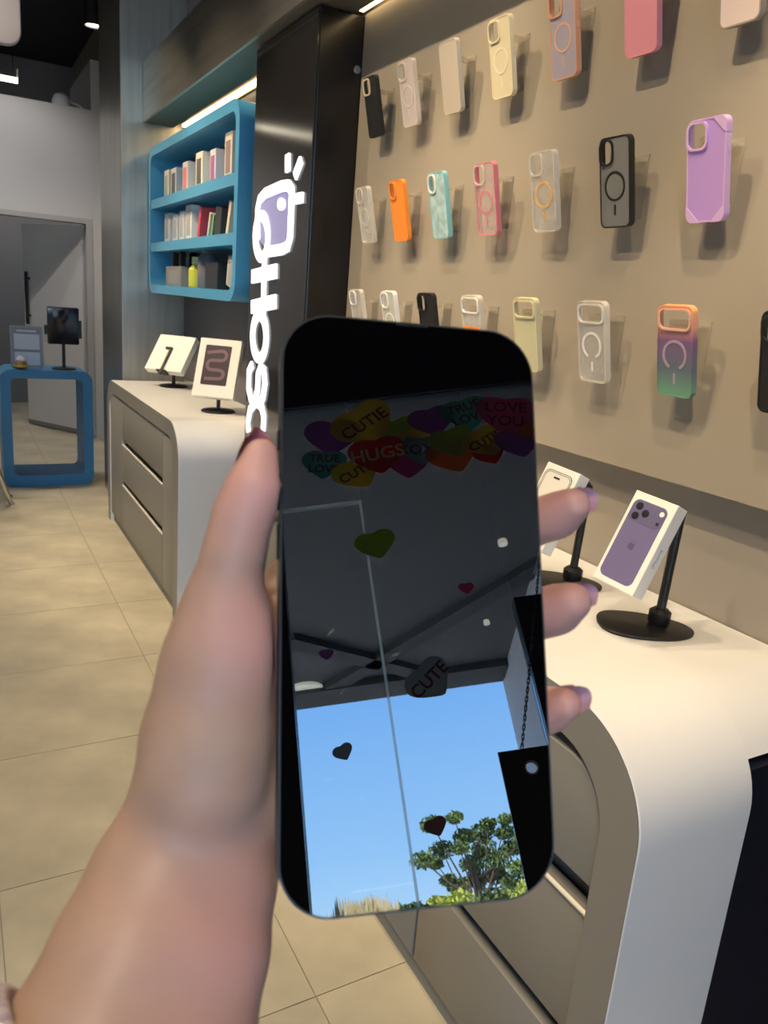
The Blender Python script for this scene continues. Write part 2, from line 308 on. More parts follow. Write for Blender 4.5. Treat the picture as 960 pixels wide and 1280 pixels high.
# black board hanging by a chain inside the glass
bA, bB = rplane(621, 941, -1.86), rplane(661, 1115, -1.86)
X0, Z1 = (bA.x+bB.x)/2, bA.z; BW, BH = .56, .72
hs = thing('hanging_sign', 'black board hanging by a chain inside the shop front', 'sign', T(X0, -1.86, Z1))
hole = circle(.016, .085, -.055, 20)
o = obj('board', slab([(0, -BH), (BW, -BH), (BW, 0), (0, 0)], -.004, .004, 0, [hole]), mat('sign_black', (.006, .006, .009), .4), hs, RX(math.pi/2))
obj('eyelet', ringm(circle(.020, .085, -.055, 20), hole, -.006, .006), mat('eyelet_white', (.8, .8, .8), .4), hs, RX(math.pi/2))
pk = (BW/2, 0, .62)
for sx_ in (1, -1):
    a = Vector((BW/2-sx_*(BW/2-.07), 0, -.0)); b = Vector(pk); n = 46
    for q in range(n):
        p = a.lerp(b, (q+.5)/n); dd = (b-a).normalized(); rr = rrect(.022, .009, .0045, 0, 0, 4); ri = rrect(.017, .004, .002, 0, 0, 4)
        sv = Vector((0, 1, 0)) if q % 2 else dd.cross(Vector((0, 1, 0))); obj('chain_link', ringm(rr, ri, -.0015, .0015) if q+sx_ < 0 else chain_me if 'chain_me' in globals() else globals().setdefault('chain_me', ringm(rr, ri, -.0015, .0015)), blackm, hs, frame(p, dd, sv, dd.cross(sv)))
obj('hook', tube([(BW/2, -.14, .62), (BW/2, -.03, .62), (BW/2, 0, .61)], .006), blackm, hs)
# ------------------------------------------------------------------ outdoors: tree and shrubs
leafm = mat('leaf_green', (.10, .15, .04), .6, noise=.5, nscale=2); leafy = mat('leaf_yellow', (.42, .46, .08), .6, noise=.3, nscale=4); drym = mat('dry_plume', (.42, .34, .18), .7, noise=.3, nscale=4); bark = mat('bark', (.10, .07, .045), .9)
def leaves(blobs, n, size, rnd):
    V, Fs = [], []
    for (c, r) in blobs:
        for _ in range(n):
            d = Vector((rnd.gauss(0, 1), rnd.gauss(0, 1), rnd.gauss(0, 1))).normalized()*r*rnd.random()**.45; p = Vector(c)+Vector((d.x, d.y, d.z*.62))
            a = Vector((rnd.gauss(0, 1), rnd.gauss(0, 1), rnd.gauss(0, 1))).normalized(); b = a.orthogonal().normalized(); s = size*rnd.uniform(.6, 1.3); i = len(V)
            V += [p-a*s, p+b*s*.45, p+a*s, p-b*s*.45]; Fs.append((i, i+1, i+2, i+3))
    return mesh('leaves', V, Fs)
def rfar(px, py, dist):
    P, d = refl(px, py); return P+d*(dist/math.hypot(d.x, d.y))
rnd = random.Random(3); TD = 24
tb = rfar(592, 1100, TD); tb.z = -.03
tree = thing('tree', 'dark green pine-like tree with open clumps outside the shop', 'tree', T(*tb))
pads = [(540, 1030, 13), (528, 1075, 14), (552, 1062, 15), (568, 1022, 9), (580, 1045, 12), (600, 1042, 16), (605, 1062, 16), (590, 1080, 14), (560, 1100, 9), (620, 1075, 16), (632, 1040, 12), (640, 1060, 13), (648, 1085, 13), (620, 1095, 13), (596, 1100, 14), (575, 1108, 14), (640, 1104, 13), (655, 1050, 12), (670, 1070, 14), (575, 1060, 10), (545, 1080, 8), (610, 1030, 9), (632, 1024, 8), (685, 1090, 14)]
bl = []; tz = rfar(592, 1085, TD)-tb
obj('trunk', tube([(0, 0, 0), (.05, 0, tz.z*.5), tuple(tz), tuple(rfar(598, 1050, TD)-tb)], [.16, .13, .09, .04], 8), bark, tree)
for (px, py, r) in pads:
    c = rfar(px, py, TD+rnd.uniform(-.8, .8))-tb; bl.append((c, r/F_PX*(TD+.5)*1.12))
    s = Vector((0, 0, tz.z*rnd.uniform(.55, .95))); obj('branch', tube([s, s.lerp(c, .6)+Vector((0, 0, -.05)), c], [.04, .025, .01], 5), bark, tree)
tag(obj('foliage', leaves(bl, 300, .075, rnd), leafm, tree), kind='stuff')
for k, (px, py, r, m, lb) in enumerate(((520, 1138, 16, leafm, 'low dark green shrub left of the tree'), (560, 1124, 15, leafy, 'yellow green shrub at the foot of the tree'), (605, 1122, 17, leafm, 'dark green shrub under the tree trunk'), (645, 1112, 16, leafy, 'yellow green shrub right of the tree trunk'), (685, 1108, 18, leafm, 'dark green shrub right of the tree'))):
    SD = 9.5+1.5*k; c = rfar(px, py, SD); g = thing('shrub', lb, 'shrub', T(c.x, c.y, -.03)); rad = r/F_PX*(SD+.3)*1.4
    tag(obj('foliage', leaves([(((i-1)*.6*rad, rnd.uniform(-.1, .1), c.z-rad*.1+rnd.uniform(-.1, .03)), rad*.75) for i in range(3)]+[((0, 0, c.z*q), .36) for q in (.3, .55, .75)], 260, .04+.003*k, rnd), m, g), kind='stuff')
    obj('stem', tube([(0, 0, 0), (.03, 0, c.z*.6)], .05, 6), bark, g)
for k, (px, py, hh, lb) in enumerate(((421, 1146, 16, 'single pale dry grass plume at far left'), (436, 1144, 18, 'thin dry grass clump beside the plume'), (463, 1141, 26, 'broad dry brown grass clump left of the shrubs'))):
    GD = 6.6+.7*k; c = rfar(px, py, GD); g = thing('ornamental_grass', lb, 'grass', T(c.x, c.y, -.03)); V, Fs = [], []
    sp = (.02, .04, .13)[k]
    for q in range((60, 160, 900)[k]):
        x, y = rnd.gauss(0, sp), rnd.gauss(0, .06); z = c.z+rnd.uniform(-.6, .13)-abs(x)*.3; i = len(V); s = rnd.uniform(.004, .010); lx = x*.6+rnd.gauss(0, .06)
        V += [(x-s*.5, y, z-.15), (x+s*.5, y, z-.15), (x+lx*.4+s, y, z), (x+lx*.4, y, z+.08), (x+lx*.4-s, y, z)]; Fs.append((i, i+1, i+2, i+3, i+4))
    tag(obj('plumes', mesh('pl', V, Fs), drym, g), kind='stuff'); obj('stalk', tube([(0, 0, 0), (0, 0, c.z)], .02, 6), drym, g)
# ------------------------------------------------------------------ header box over the counters, with its warm LED strip
hb = thing('header_box', 'brushed steel header box running above shelf, sign tower and case wall', 'header', T(1.0, 0, 2.26))
obj('front_panel', box(0, .012, -1.9, 4.85, 0, .30), steel, hb)
obj('underside', box(.012, .17, -1.9, 4.85, 0, .012), mat('header_underside', (.22, .22, .21), .5, metal=.6), hb)
obj('top', box(.012, 0.249, -1.9, 4.85, .29, .30), steel, hb)
obj('back_channel', box(.235, .249, -1.9, 4.85, .0, .29), mat('channel', (.5, .42, .3), .6), hb)
tag(obj('led_strip', box(1.205, 1.228, 3.10, 4.80, 2.262, 2.276), led), 'glowing warm LED strip above the blue wall shelf', 'light strip')
tag(obj('led_strip', box(1.176, 1.19, -1.5, 2.49, 2.262, 2.272), led), 'glowing warm LED strip above the phone case wall', 'light strip')
# ------------------------------------------------------------------ spot lamps
def spot_lamp(p, aim, energy, label, size=1.9, blend=.5, dia=.09, ln=.22, colr=(1, .77, .48)):
    p, aim = Vector(p), Vector(aim); d = (aim-p).normalized(); s = d.orthogonal().normalized(); M = frame(p, s, d.cross(s), d)
    t = thing('spot_lamp', label, 'lamp', M, 'black cylinder spot lamps on the ceiling'); r = dia/2
    obj('housing', lathe([(r*.9, -ln), (r, -ln+.01), (r, .0), (r*.85, .0), (r*.85, -.012), (.001, -.014)], 24), blackm, t)
    obj('lens', lathe([(r*.8, -.013), (r*.8, -.009), (.001, -.008)], 20), lens, t)
    b = p-d*ln*.6; obj('stem', tube([Vector((0, 0, -ln*.6)), M.inverted() @ Vector((b.x, b.y, CEIL))], .008, 8), blackm, t)
    l = bpy.data.lights.new('spot', 'SPOT'); l.energy = energy; l.spot_size = size; l.spot_blend = blend; l.shadow_soft_size = .018; l.color = colr
    lo = bpy.data.objects.new('lamp_light', l); col.objects.link(lo); lo.parent = t; lo.matrix_local = T(0, 0, .012) @ RX(math.pi)
WE = 112
for i, y in enumerate((.05, 1.12, 2.2)):
    spot_lamp((-.05, y, 3.22), (1.2, y+.1, 1.6), WE, f'black spot lamp aimed at the case wall, {["nearest to the shop front", "second from the shop front", "nearest to the sign tower"][i]}', .98, .5)
for i, y in enumerate((.55, 1.75)):
    spot_lamp((.35, y, 3.22), (.95, y+.25, .85), 75, f'black spot lamp aimed down at the near counter, {["closest to the shop front", "farther from the shop front"][i]}', .8, .6)
spot_lamp((-.05, 3.35, 3.22), (1.1, 3.6, 1.0), WE, 'black spot lamp aimed at the near half of the far counter', 1.0, .5)
spot_lamp((-.05, 4.45, 3.22), (1.1, 4.3, 1.1), WE, 'black spot lamp aimed at the blue wall shelf', 1.1, .5)
cp = at(117, 33, 1, 6.0)
spot_lamp(cp, cp+Vector((0, 0, -1)), 40, 'black cylinder lamp hanging beside the metal column', 2.2, .6, .125, .5)
for i, (x, y, en) in enumerate(((-.35, 3.4, 150), (-.5, 5.9, 60), (.35, 6.6, 26), (-.5, 1.5, 95))):  # doorway, table and near-floor lamps are unseen additions that brighten back and floor
    spot_lamp((x, y, 3.2), (x, y+(.6 if y > 5 else 0), 0), en, f'black cylinder lamp pointing down over the {["middle of the floor", "far floor by the doorway, added fill", "blue table, added fill", "floor in front of the camera, added fill"][i]}', 2.2, .6, .1, .3, (1, .80, .54) if y < 5 else (1, .94, .90))
spot_lamp((-.75, -.75, 3.2), (.08, .12, 1.3), 120, 'added black spot lamp by the shop front that brightens the hand', .62, .7, .1, .3, (1, .85, .66))  # unseen lamp added to light the hand from the camera side
spot_lamp((.4, 8.6, 3.2), (.5, 8.8, 0), 60, 'black cylinder lamp inside the back room', 2.4, .6, .1, .3, (1, .95, .9))
# hanging line lamp and pale panel at the top left
a, b = at(22, 101, 1, 5.0), at(-170, 60, 1, 5.0)
t = thing('line_lamp', 'thin glowing line lamp hanging under the black ceiling', 'lamp', T(a.x, 5.0, a.z))
dz = 0
obj('tube', box(b.x-a.x, 0, -.012, .012, -.012, .012), mat('line_glow', (1, .95, .8), .5, emit=(1, .9, .68), es=6), t)
obj('bracket', box(-.004, .004, -.004, .004, .012, .055), mat('line_bracket', (.5, .5, .45), .5), t)
for x in (-.02, b.x-a.x+.03): obj('wire', tube([(x, 0, .0), (x, 0, CEIL-a.z)], .002, 6), blackm, t)
a = at(14, 58, 1, 4.0)
t = thing('hanging_board', 'pale grey rounded board hanging from the ceiling at the top left corner', 'baffle', T(a.x, 4.0, a.z))
obj('board', slab(rrect(.9, .62, .06, -.41, .31), -.02, .02, .006), mat('panel_pale', (.34, .33, .37), .6), t, RX(math.pi/2))
for x in (-.1, -.7): obj('wire', tube([(x, 0, .62), (x, 0, CEIL-a.z)], .003, 6), blackm, t)
q = at(76, 127, 1, 7.45)
t = thing('ceiling_sensor', 'small pale device lying on top of the back wall', 'device', T(q.x, 7.42, 2.735))
obj('body', lathe([(.07, 0), (.075, .03), (.055, .08), (.02, .1)], 16), white_wall, t); obj('arm', tube([(.05, 0, .05), (.13, 0, .03), (.16, 0, 0)], .015, 8), white_wall, t)
# ------------------------------------------------------------------ sign tower with lit lettering
tw_ = thing('sign_tower', 'tall glossy black sign tower with lit white lettering between the counters', 'sign', T(1.045, 2.5, 0))
TWD = .575
obj('body', box(.006, .205, 0, TWD, 0, 2.255, .003), mat('tower_black', (.010, .009, .009), .22), tw_)
obj('front_panel', box(0, .006, .004, TWD-.004, .004, 2.25, .001), mat('tower_face', (.02, .02, .021), .12, ior=1.5), tw_)
obj('base_plinth', box(-.004, .205, -.002, TWD, 0, .06), blackm, tw_)
for z in (2.1, 1.2): obj('cap_screw', lathe([(.012, 0), (.012, .003), (.006, .004)], 14, T(.14, -.0, z) @ RX(math.pi/2)), chrome, tw_)
glow = mat('sign_glow', (.95, .95, 1), .4, emit=(.93, .92, 1.0), es=1.1); lil = mat('reflection_lilac', (.2, .2, .35), .3, emit=(.24, .23, .50), es=.55)
def sp(px, py): p = at(px, py, 0, 1.045); return Vector((p.y-2.5, p.z))
SM = frame((0, 0, 0), (0, 1, 0), (0, 0, 1), (1, 0, 0))      # sign plane: x = along wall, y = up, z = into the wall
def sgn(name, me, m=glow): return obj(name, me, m, tw_, SM)
def bar(name, pts, wd, closed=False): return sgn(name, stroke([sp(*p) for p in pts], wd, -.008, .0, closed))
def ell(cx, cy, rx, ry, a0=0, a1=360, n=30): return [(cx+rx*math.cos(math.radians(a0+(a1-a0)*i/n)), cy+ry*math.sin(math.radians(a0+(a1-a0)*i/n))) for i in range(n+(0 if abs(a1-a0) == 360 else 1))]
ic = [(329, 245), (322, 258), (321, 300), (338, 316)]
icon = [(324, 300), (323.5, 262), (326, 250), (333, 242), (354, 233), (362, 232), (366, 238), (366, 248), (364, 297), (361, 308), (354, 312), (336, 315)]
sgn('reflection_fill', slab([sp(*p) for p in reversed([(325, 300), (326, 255), (334, 245), (358, 236), (364, 240), (362, 303), (350, 310), (334, 313)])], -.003, 0), lil)  # dim lilac emission stands in for a reflection on the glossy face
bar('icon_outline', icon, .038)
sgn('icon_dot', slab([sp(*p) for p in ell(353.5, 255.5, 4.5, 8)], -.008, 0))
for pts in (((361, 193), (361, 215)), ((378, 200), (370, 221)), ((371, 249), (380, 247))): bar('icon_ray', pts, .034)
bar('letter', ell(328.5, 296, 8, 26), .040, True)
bar('letter', ((316.5, 346), (347, 339)), .052); bar('letter', ((316, 384), (346, 377)), .052); bar('letter', ((332, 318), (331, 360), (330, 402)), .036)
bar('letter', ell(325.5, 421, 8.5, 27), .040, True)
S_ = [(316.5, 456), (312.5, 464), (312, 486), (315, 499), (320, 500), (323, 488), (324, 468), (327, 459), (331, 463), (332.5, 480), (330, 496), (327, 503)]
bar('letter', S_, .036)
bar('letter', [(312, 540), (311, 528), (314, 512), (321, 503), (328, 508), (331, 522), (330, 538)], .036)
# ------------------------------------------------------------------ counters
def counter(y0, y1, label, near, x0=.775, HT=.85, R=.16, th=.07):
    t = thing('counter', label, 'counter', T(x0, y0, 0)); L = y1-y0; D = XR-x0
    def prof(o, rr, z0):
        p = [(o, z0)]; p += [(o+rr-rr*math.cos(math.radians(a)), HT-o*1.0-rr+rr*math.sin(math.radians(a))) for a in range(0, 91, 6)]
        p += [(L-o-rr+rr*math.sin(math.radians(a)), HT-o-rr+rr*math.cos(math.radians(a))) for a in range(0, 91, 6)]; p += [(L-o, z0)]; return p
    outer, inner = prof(0, R, 0), prof(th, R-th+.02, 0)
    n = len(outer); V = []; dp = .232 if near else D-.004; f = .002
    for (x, d) in ((0, f), (f, 0), (dp-f, 0), (dp, 0)):
        o = prof(d, R-d*.5, 0); V += [(x, y, z) for y, z in o]
    for x in (0, dp): V += [(x, y, z) for y, z in inner]
    Fs = []
    for i in range(n-1):
        for k in range(3): Fs.append((k*n+i, k*n+i+1, (k+1)*n+i+1, (k+1)*n+i))
        Fs.append((4*n+i+1, 4*n+i, 5*n+i, 5*n+i+1))
    bm = bmesh.new(); bm.from_mesh(mesh('s', V, Fs)); obj('shell', from_bm('shell', bm, True, .7), counter_top, t)
    if near:
        bo = [(y, z) for y, z in outer if z > .757]; bi = [(y, z) for y, z in prof(.06, R-.03, 0) if z > .72]; bp = [(bo[0][0]+.012, .757), *bo, (bo[-1][0]-.012, .757)]
        bi = [(bo[-1][0]-.04, .757), (bo[-1][0]-.10, .79), (bo[0][0]+.10, .79), (bo[0][0]+.04, .757)]
        obj('back_ledge', slab(list(reversed([*bo, *bi])), dp, D-.004), counter_top, t, frame((0, 0, 0), (0, 1, 0), (0, 0, 1), (1, 0, 0)))
        obj('back_side', box(dp, D-.004, .012, .07, .02, .757), navy, t); obj('back_side', box(dp, D-.004, L-.07, L-.05, .02, .757), navy, t)
    V = [(f*.2, y, z) for y, z in prof(f*.9, R-f*.4, 0)]+[(f*.2, y, z) for y, z in inner]
    Fs = [(i, n+i, n+i+1, i+1) for i in range(n-1)]
    obj('shell_front_edge', mesh('e', [(x-.0015, y, z) for x, y, z in V]+[(x+.003, y, z) for x, y, z in V], Fs+[tuple(2*n+q for q in reversed(fc)) for fc in Fs]), drawer_grey, t)
    obj('carcass', slab([(y, z) for y, z in reversed([(th+.001, .02)]+prof(th+.001, R-th+.018, .02)[1:-1]+[(L-th-.001, .02)])], .045, dp), drawer_dark, t, frame((0, 0, 0), (0, 1, 0), (0, 0, 1), (1, 0, 0)))
    obj('toe_kick', box(.02, .05, th, L-th, 0, .05), drawer_dark, t)
    FM = frame((0, 0, 0), (0, 1, 0), (0, 0, 1), (1, 0, 0)); a, b = th+.004, L-th-.004
    def front(pts, name='drawer', x=.006):
        d = obj(name, slab(pts, x, x+.03, .002), drawer_grey, t, FM); return d
    def rr_top(ya, yb, za, zb, r1, r2):
        p = [(ya, za), (yb, za)]; p += [(yb-r2+r2*math.cos(math.radians(q)), zb-r2+r2*math.sin(math.radians(q))) for q in range(0, 91, 10)] if r2 else [(yb, zb)]
        p += [(ya+r1-r1*math.sin(math.radians(q)), zb-r1+r1*math.cos(math.radians(q))) for q in range(0, 91, 10)] if r1 else [(ya, zb)]; return p
    edge = mat('drawer_edge', (.72, .69, .62), .3)
    if near:
        m = .505
        front(rr_top(a, m-.002, .575, .755, .085, 0)); front(rr_top(m+.002, 1.01, .575, .755, 0, 0)); front(rr_top(1.014, b, .575, .755, 0, .085))
        for (p0, p1) in ((a, .83-.002), (.83+.002, b)):
            d = front(rr_top(p0, p1, .305, .525, 0, 0)); obj('edge_band', box(p0, p1, .525, .529, .006, .036), edge, d, FM @ Matrix.Identity(4)) if False else None
            e_ = obj('edge_band', box(.003, .010, p0, p1, .5255, .5290), edge, t); obj('edge_band', box(.003, .010, p0-.0035, p0-.0005, .305, .529), edge, t)
        for (p0, p1) in ((a, m-.004), (m+.004, 1.01), (1.018, b)): front(rr_top(p0, p1, .055, .270, 0, 0))
    else:
        ya, yb = .30, 1.25
        front(rr_top(a, ya-.002, .055, .77, .06, 0), 'front_panel'); front(rr_top(yb+.002, b, .055, .77, 0, .06), 'front_panel')
        for (z0, z1) in ((.565, .77), (.335, .53), (.055, .30)): front([(ya+.002, z0), (yb-.002, z0), (yb-.002, z1), (ya+.002, z1)])
        for z in (.53, .30): obj('edge_band', box(.003, .012, ya+.002, yb-.002, z+.001, z+.006), edge, t)
    return t
c1 = counter(.595, 2.36, 'large pale counter with rounded end nearest the camera, under the case wall', True)
c2 = counter(3.085, 4.76, 'pale counter with rounded end and grey drawers under the blue shelf', False)
# ------------------------------------------------------------------ phone cases on the wall
CASE_ANG = math.radians(13)
CU, CV, CN = Vector((0, -1, 0)), Vector((-math.sin(CASE_ANG), 0, math.cos(CASE_ANG))), Vector((-math.cos(CASE_ANG), 0, -math.sin(CASE_ANG)))
acr = clear('acrylic', (.92, .88, .78), .22, .08)
br_rod, br_plate, br_tray = tube([(0, 0, 0), (0, 0, 1)], .004, 10), slab(rrect(.03, .06, .004), 0, .003), slab(rrect(.05, .11, .006), -.0035, 0)
wedge = mesh('wedge', [(-.024, -.075, -.0), (.024, -.075, 0), (.024, .055, 0), (-.024, .055, 0), (-.021, .055, -.0), (.021, .055, 0)], [(0, 1, 2, 3)])
def solid(n, c, r=.42): return mat('case_'+n, c, r)
CW, CH, CD = .0795, .164, .0125
def phone_case(idx, row, kind, label, back, rim, cam_='square', camm=None, ringmat=None, ring='closed', dz=0):
    y, z = 2.283-.2138*idx, (1.948, 1.643, 1.340)[row]
    c = Vector((1.14, y, z)); M = frame(c, CU, CV, CN)
    t = thing('phone_case', label, 'phone case', M, 'phone cases on the display wall')
    camm = camm or rim; hole = None; out = rrect(CW, CH, .0135)
    if cam_ == 'square': hole = (.036, .038, .010, -.0185, .056)
    if cam_ == 'tall': hole = (.030, .040, .012, -.0205, .055)
    if cam_ == 'bar': hole = (.066, .032, .010, 0, .058)
    pl = obj('back_plate', slab(rrect(CW-.002, CH-.002, .0125), -.002, 0, 0, [rrect(*hole[:3], hole[3], hole[4])] if hole else []), back, t)
    obj('bumper', ringm(out, rrect(CW-.005, CH-.005, .011), -CD, .0009), rim, t)
    if hole:
        w_, h_, r_, cx, cy = hole
        obj('camera_ring', ringm(rrect(w_+.007, h_+.007, r_+.003, cx, cy), rrect(w_, h_, r_, cx, cy), -.002, .0032), camm, t)
    if ringmat:
        cy = -.006
        if ring == 'closed': obj('magnet_ring', ringm(circle(.0272, 0, cy, 36), circle(.0228, 0, cy, 36), 0, .0008), ringmat, t)
        else: obj('magnet_ring', stroke(arc(0, cy, .025, -62, 242, 32), .0050, 0, .0008), ringmat, t)
        obj('magnet_bar', slab(rrect(.0046, .020, .002, 0, cy-.043), 0, .0008), ringmat, t)
    for (sy, ln, s) in ((.030, .012, 1), (.010, .012, 1), (.024, .018, -1)): obj('side_button', box(s*CW/2-.0006, s*CW/2+.0009, sy-ln/2, sy+ln/2, -.0085, -.0045, .0004), rim, t)
    for s in (-1, 1): pass
    # its bracket on the wall
    b = thing('acrylic_bracket', 'clear acrylic bracket behind the %s phone case of the %s row' % (('first', 'second', 'third', 'fourth', 'fifth', 'sixth', 'seventh', 'eighth')[idx], ('top', 'middle', 'bottom')[row]), 'bracket', T(XP, y, z), 'clear brackets on the display wall')
    p = c-CN*(CD+.0005)-Vector((XP, y, z)); Mi = frame(p, CU, CV, CN)
    obj('tray', br_tray, acr, b, Mi)
    top = p+CV*.045
    obj('arm', box(top.x, 0, -.018, .018, top.z-.0015, top.z+.0015), acr, b)
    obj('wall_plate', box(-.003, 0, -.022, .022, -.06, top.z+.012), acr, b)
    return t
K = lambda n, c, a=.35: clear('clear_'+n, c, a)
blk, crm, pnk = solid('black', (.018, .018, .02)), solid('cream', (.74, .66, .46)), solid('pink', (.75, .30, .37))
cl = K('frost', (.85, .86, .88), .26); rimc = K('rim', (.92, .88, .80), .5); wht = solid('white', (.85, .83, .80)); lil_ = solid('lilac', (.50, .31, .72))
orange = solid('orange', (.95, .30, .045)); rose = solid('rose_rim', (.72, .22, .28)); org_r = solid('orange_ring', (.86, .48, .16)); greyr = solid('grey_ring', (.60, .58, .55))
phone_case(0, 0, 's', 'black leather-look phone case, first in the top row beside the sign tower', blk, blk, 'square', solid('gold', (.75, .62, .40), .25))
phone_case(1, 0, 'c', 'clear iridescent phone case with ring, second in the top row', K('irid', (.80, .72, .74), .55), rimc, 'square', None, greyr)
phone_case(2, 0, 's', 'plain beige grey phone case without camera opening, third in the top row', solid('beige', (.48, .43, .37)), solid('beige2', (.50, .46, .40)), None)
phone_case(3, 0, 'c', 'cream yellow phone case with faint ring, fourth in the top row', solid('creamy', (.70, .63, .44)), crm, 'square', None, solid('cream_ring', (.78, .72, .55)))
phone_case(4, 0, 'c', 'lavender phone case with orange rim and ring, fifth in the top row', solid('lavender', (.42, .38, .46)), solid('copper', (.72, .36, .22)), 'square', None, solid('copper_ring', (.74, .44, .32)))
phone_case(5, 0, 's', 'plain solid pink phone case, sixth in the top row', pnk, pnk, None)
phone_case(6, 0, 's', 'pale pink phone case, last in the top row at the picture edge', solid('palepink', (.80, .66, .63)), solid('palerim', (.35, .30, .28)), None)
phone_case(0, 1, 'c', 'clear phone case with grey ring, first in the middle row', cl, rimc, 'square', None, greyr)
phone_case(1, 1, 's', 'bright orange phone case, second in the middle row', orange, orange, 'tall')
phone_case(2, 1, 'c', 'pale turquoise marbled phone case, third in the middle row', mat('case_turquoise', (.42, .60, .64), .4, noise=.3, nscale=40), K('turqrim', (.35, .75, .80), .7), 'tall', wht)
phone_case(3, 1, 'c', 'clear phone case with pink rim and pink ring, fourth in the middle row', K('pinkish', (.80, .72, .72), .26), rose, 'square', K('pinkcam', (.9, .75, .75), .5), rose)
phone_case(4, 1, 'c', 'clear phone case with orange ring, fifth in the middle row', K('clear2', (.80, .80, .80), .24), rimc, 'square', None, org_r)
phone_case(5, 1, 'c', 'smoky grey phone case with black rim and black ring, sixth in the middle row', K('smoke', (.30, .31, .31), .6), blk, 'tall', None, blk)
phone_case(6, 1, 's', 'lilac purple phone case with raised corners, last in the middle row', lil_, solid('lilac_rim', (.66, .44, .78)), 'square')
phone_case(0, 2, 'c', 'clear phone case, first in the bottom row beside the sign tower', cl, rimc, 'square', wht)
phone_case(1, 2, 'c', 'clear phone case with white camera ring, second in the bottom row', K('clear3', (.80, .84, .82), .4), wht, 'square', wht, wht)
phone_case(2, 2, 's', 'black phone case, third in the bottom row', blk, blk, 'square')
pc4 = phone_case(3, 2, 'c', 'clear phone case with orange lower half, fourth in the bottom row', cl, rimc, 'bar', wht)
obj('lower_half', slab(rrect(CW-.006, CH*.5, .010, 0, -.035), .0002, .0012), orange, pc4)
phone_case(4, 2, 's', 'pale yellow green phone case, fifth in the bottom row', solid('paleyellow', (.60, .58, .38)), solid('paleyellow_rim', (.72, .66, .42)), 'bar')
phone_case(5, 2, 'c', 'clear phone case with broad white open ring, sixth in the bottom row', K('clear4', (.78, .78, .78), .28), rimc, 'bar', K('cam4', (.9, .88, .85), .7), wht, 'open')
gm = mat('case_gradient', (.3, .2, .4), .35); tn = gm.node_tree; gx = tn.nodes.new('ShaderNodeTexCoord'); gs = tn.nodes.new('ShaderNodeSeparateXYZ'); gr = tn.nodes.new('ShaderNodeValToRGB'); mr = tn.nodes.new('ShaderNodeMapRange')
mr.inputs[1].default_value = -.08; mr.inputs[2].default_value = .08; tn.links.new(gx.outputs['Object'], gs.inputs[0]); tn.links.new(gs.outputs['Y'], mr.inputs[0]); tn.links.new(mr.outputs[0], gr.inputs[0]); tn.links.new(gr.outputs[0], tn.nodes['Principled BSDF'].inputs['Base Color'])
ge = gr.color_ramp.elements; ge[0].color = (.16, .36, .24, 1); ge[1].color = (.88, .42, .20, 1); q = ge.new(.3); q.color = (.12, .16, .20, 1); q = ge.new(.62); q.color = (.20, .11, .24, 1); q = ge.new(.78); q.color = (.70, .32, .26, 1)
phone_case(6, 2, 'c', 'phone case fading from orange over purple to green, seventh in the bottom row', gm, gm, 'bar', solid('gradcam', (.80, .46, .34)), solid('grad_ring', (.40, .30, .42)), 'open')
phone_case(7, 2, 's', 'black phone case, last in the bottom row at the picture edge', blk, blk, 'tall')
# purple case corners
for o in [o for o in col.objects if o.get('label', '').startswith('lilac purple')]:
    for sx_ in (-1, 1):
        for sy in (-1, 1):
            if sy > 0 and sx_ < 0: continue
            hx, hy, rr = CW/2+.0006, CH/2+.0006, .0138
            pts = [(sx_*hx, sy*(hy-.027))]+[(sx_*(hx-rr+rr*math.cos(q)), sy*(hy-rr+rr*math.sin(q))) for q in [math.pi/2*i/6 for i in range(7)]]+[(sx_*(hx-.027), sy*hy), (sx_*(hx-.024), sy*(hy-.005)), (sx_*(hx-.005), sy*(hy-.024))]
            obj('corner_bumper', slab(pts, -CD-.0005, .0013), MATS['case_lilac_rim'], o)
# ------------------------------------------------------------------ phone boxes on stands on the near counter
def stand_box(c, right, up, wd, ht, dp, label, slabel, base, joint, art):
    right = Vector(right).normalized(); up = Vector(up); up = (up-right*up.dot(right)).normalized(); nrm = right.cross(up)
    t = thing('product_box', label, 'box', frame(c, right, up, nrm), 'phone boxes on stands')
    obj('carton', box(-wd/2, wd/2, -ht/2, ht/2, -dp, 0, .0015), whitep, t)
    art(t, wd, ht)
    s = thing('display_stand', slabel, 'stand', T(*base), 'black box stands on the near counter')
    ba = slab([(.105*math.cos(a)*(1-.35*max(0, math.cos(a))), .062*math.sin(a)) for a in [2*math.pi*i/40 for i in range(40)]], 0, .006, .002)
    ang = math.radians(145)
    obj('base', ba, bl_plastic, s, RZ(ang) @ T(.0, 0, 0))
    post = Vector(joint)-Vector(base); back = Vector(c)-nrm*(dp+.012)-Vector(base)+up*.035
    obj('joint', lathe([(.017, .006), (.02, .012), (.02, .03), (.013, .036)], 18, T(*post)), bl_plastic, s)
    pt = post+Vector((.012, .004, .21)); obj('post', tube([post+Vector((0, 0, .03)), pt], .0085, 12), bl_plastic, s); obj('arm', tube([pt, back], .006, 10), bl_plastic, s)
    obj('clamp', box(-.03, .03, -.035, .035, -.006, .006, .002), bl_plastic, s, frame(back+nrm*.0055, right, up, nrm))
    return t
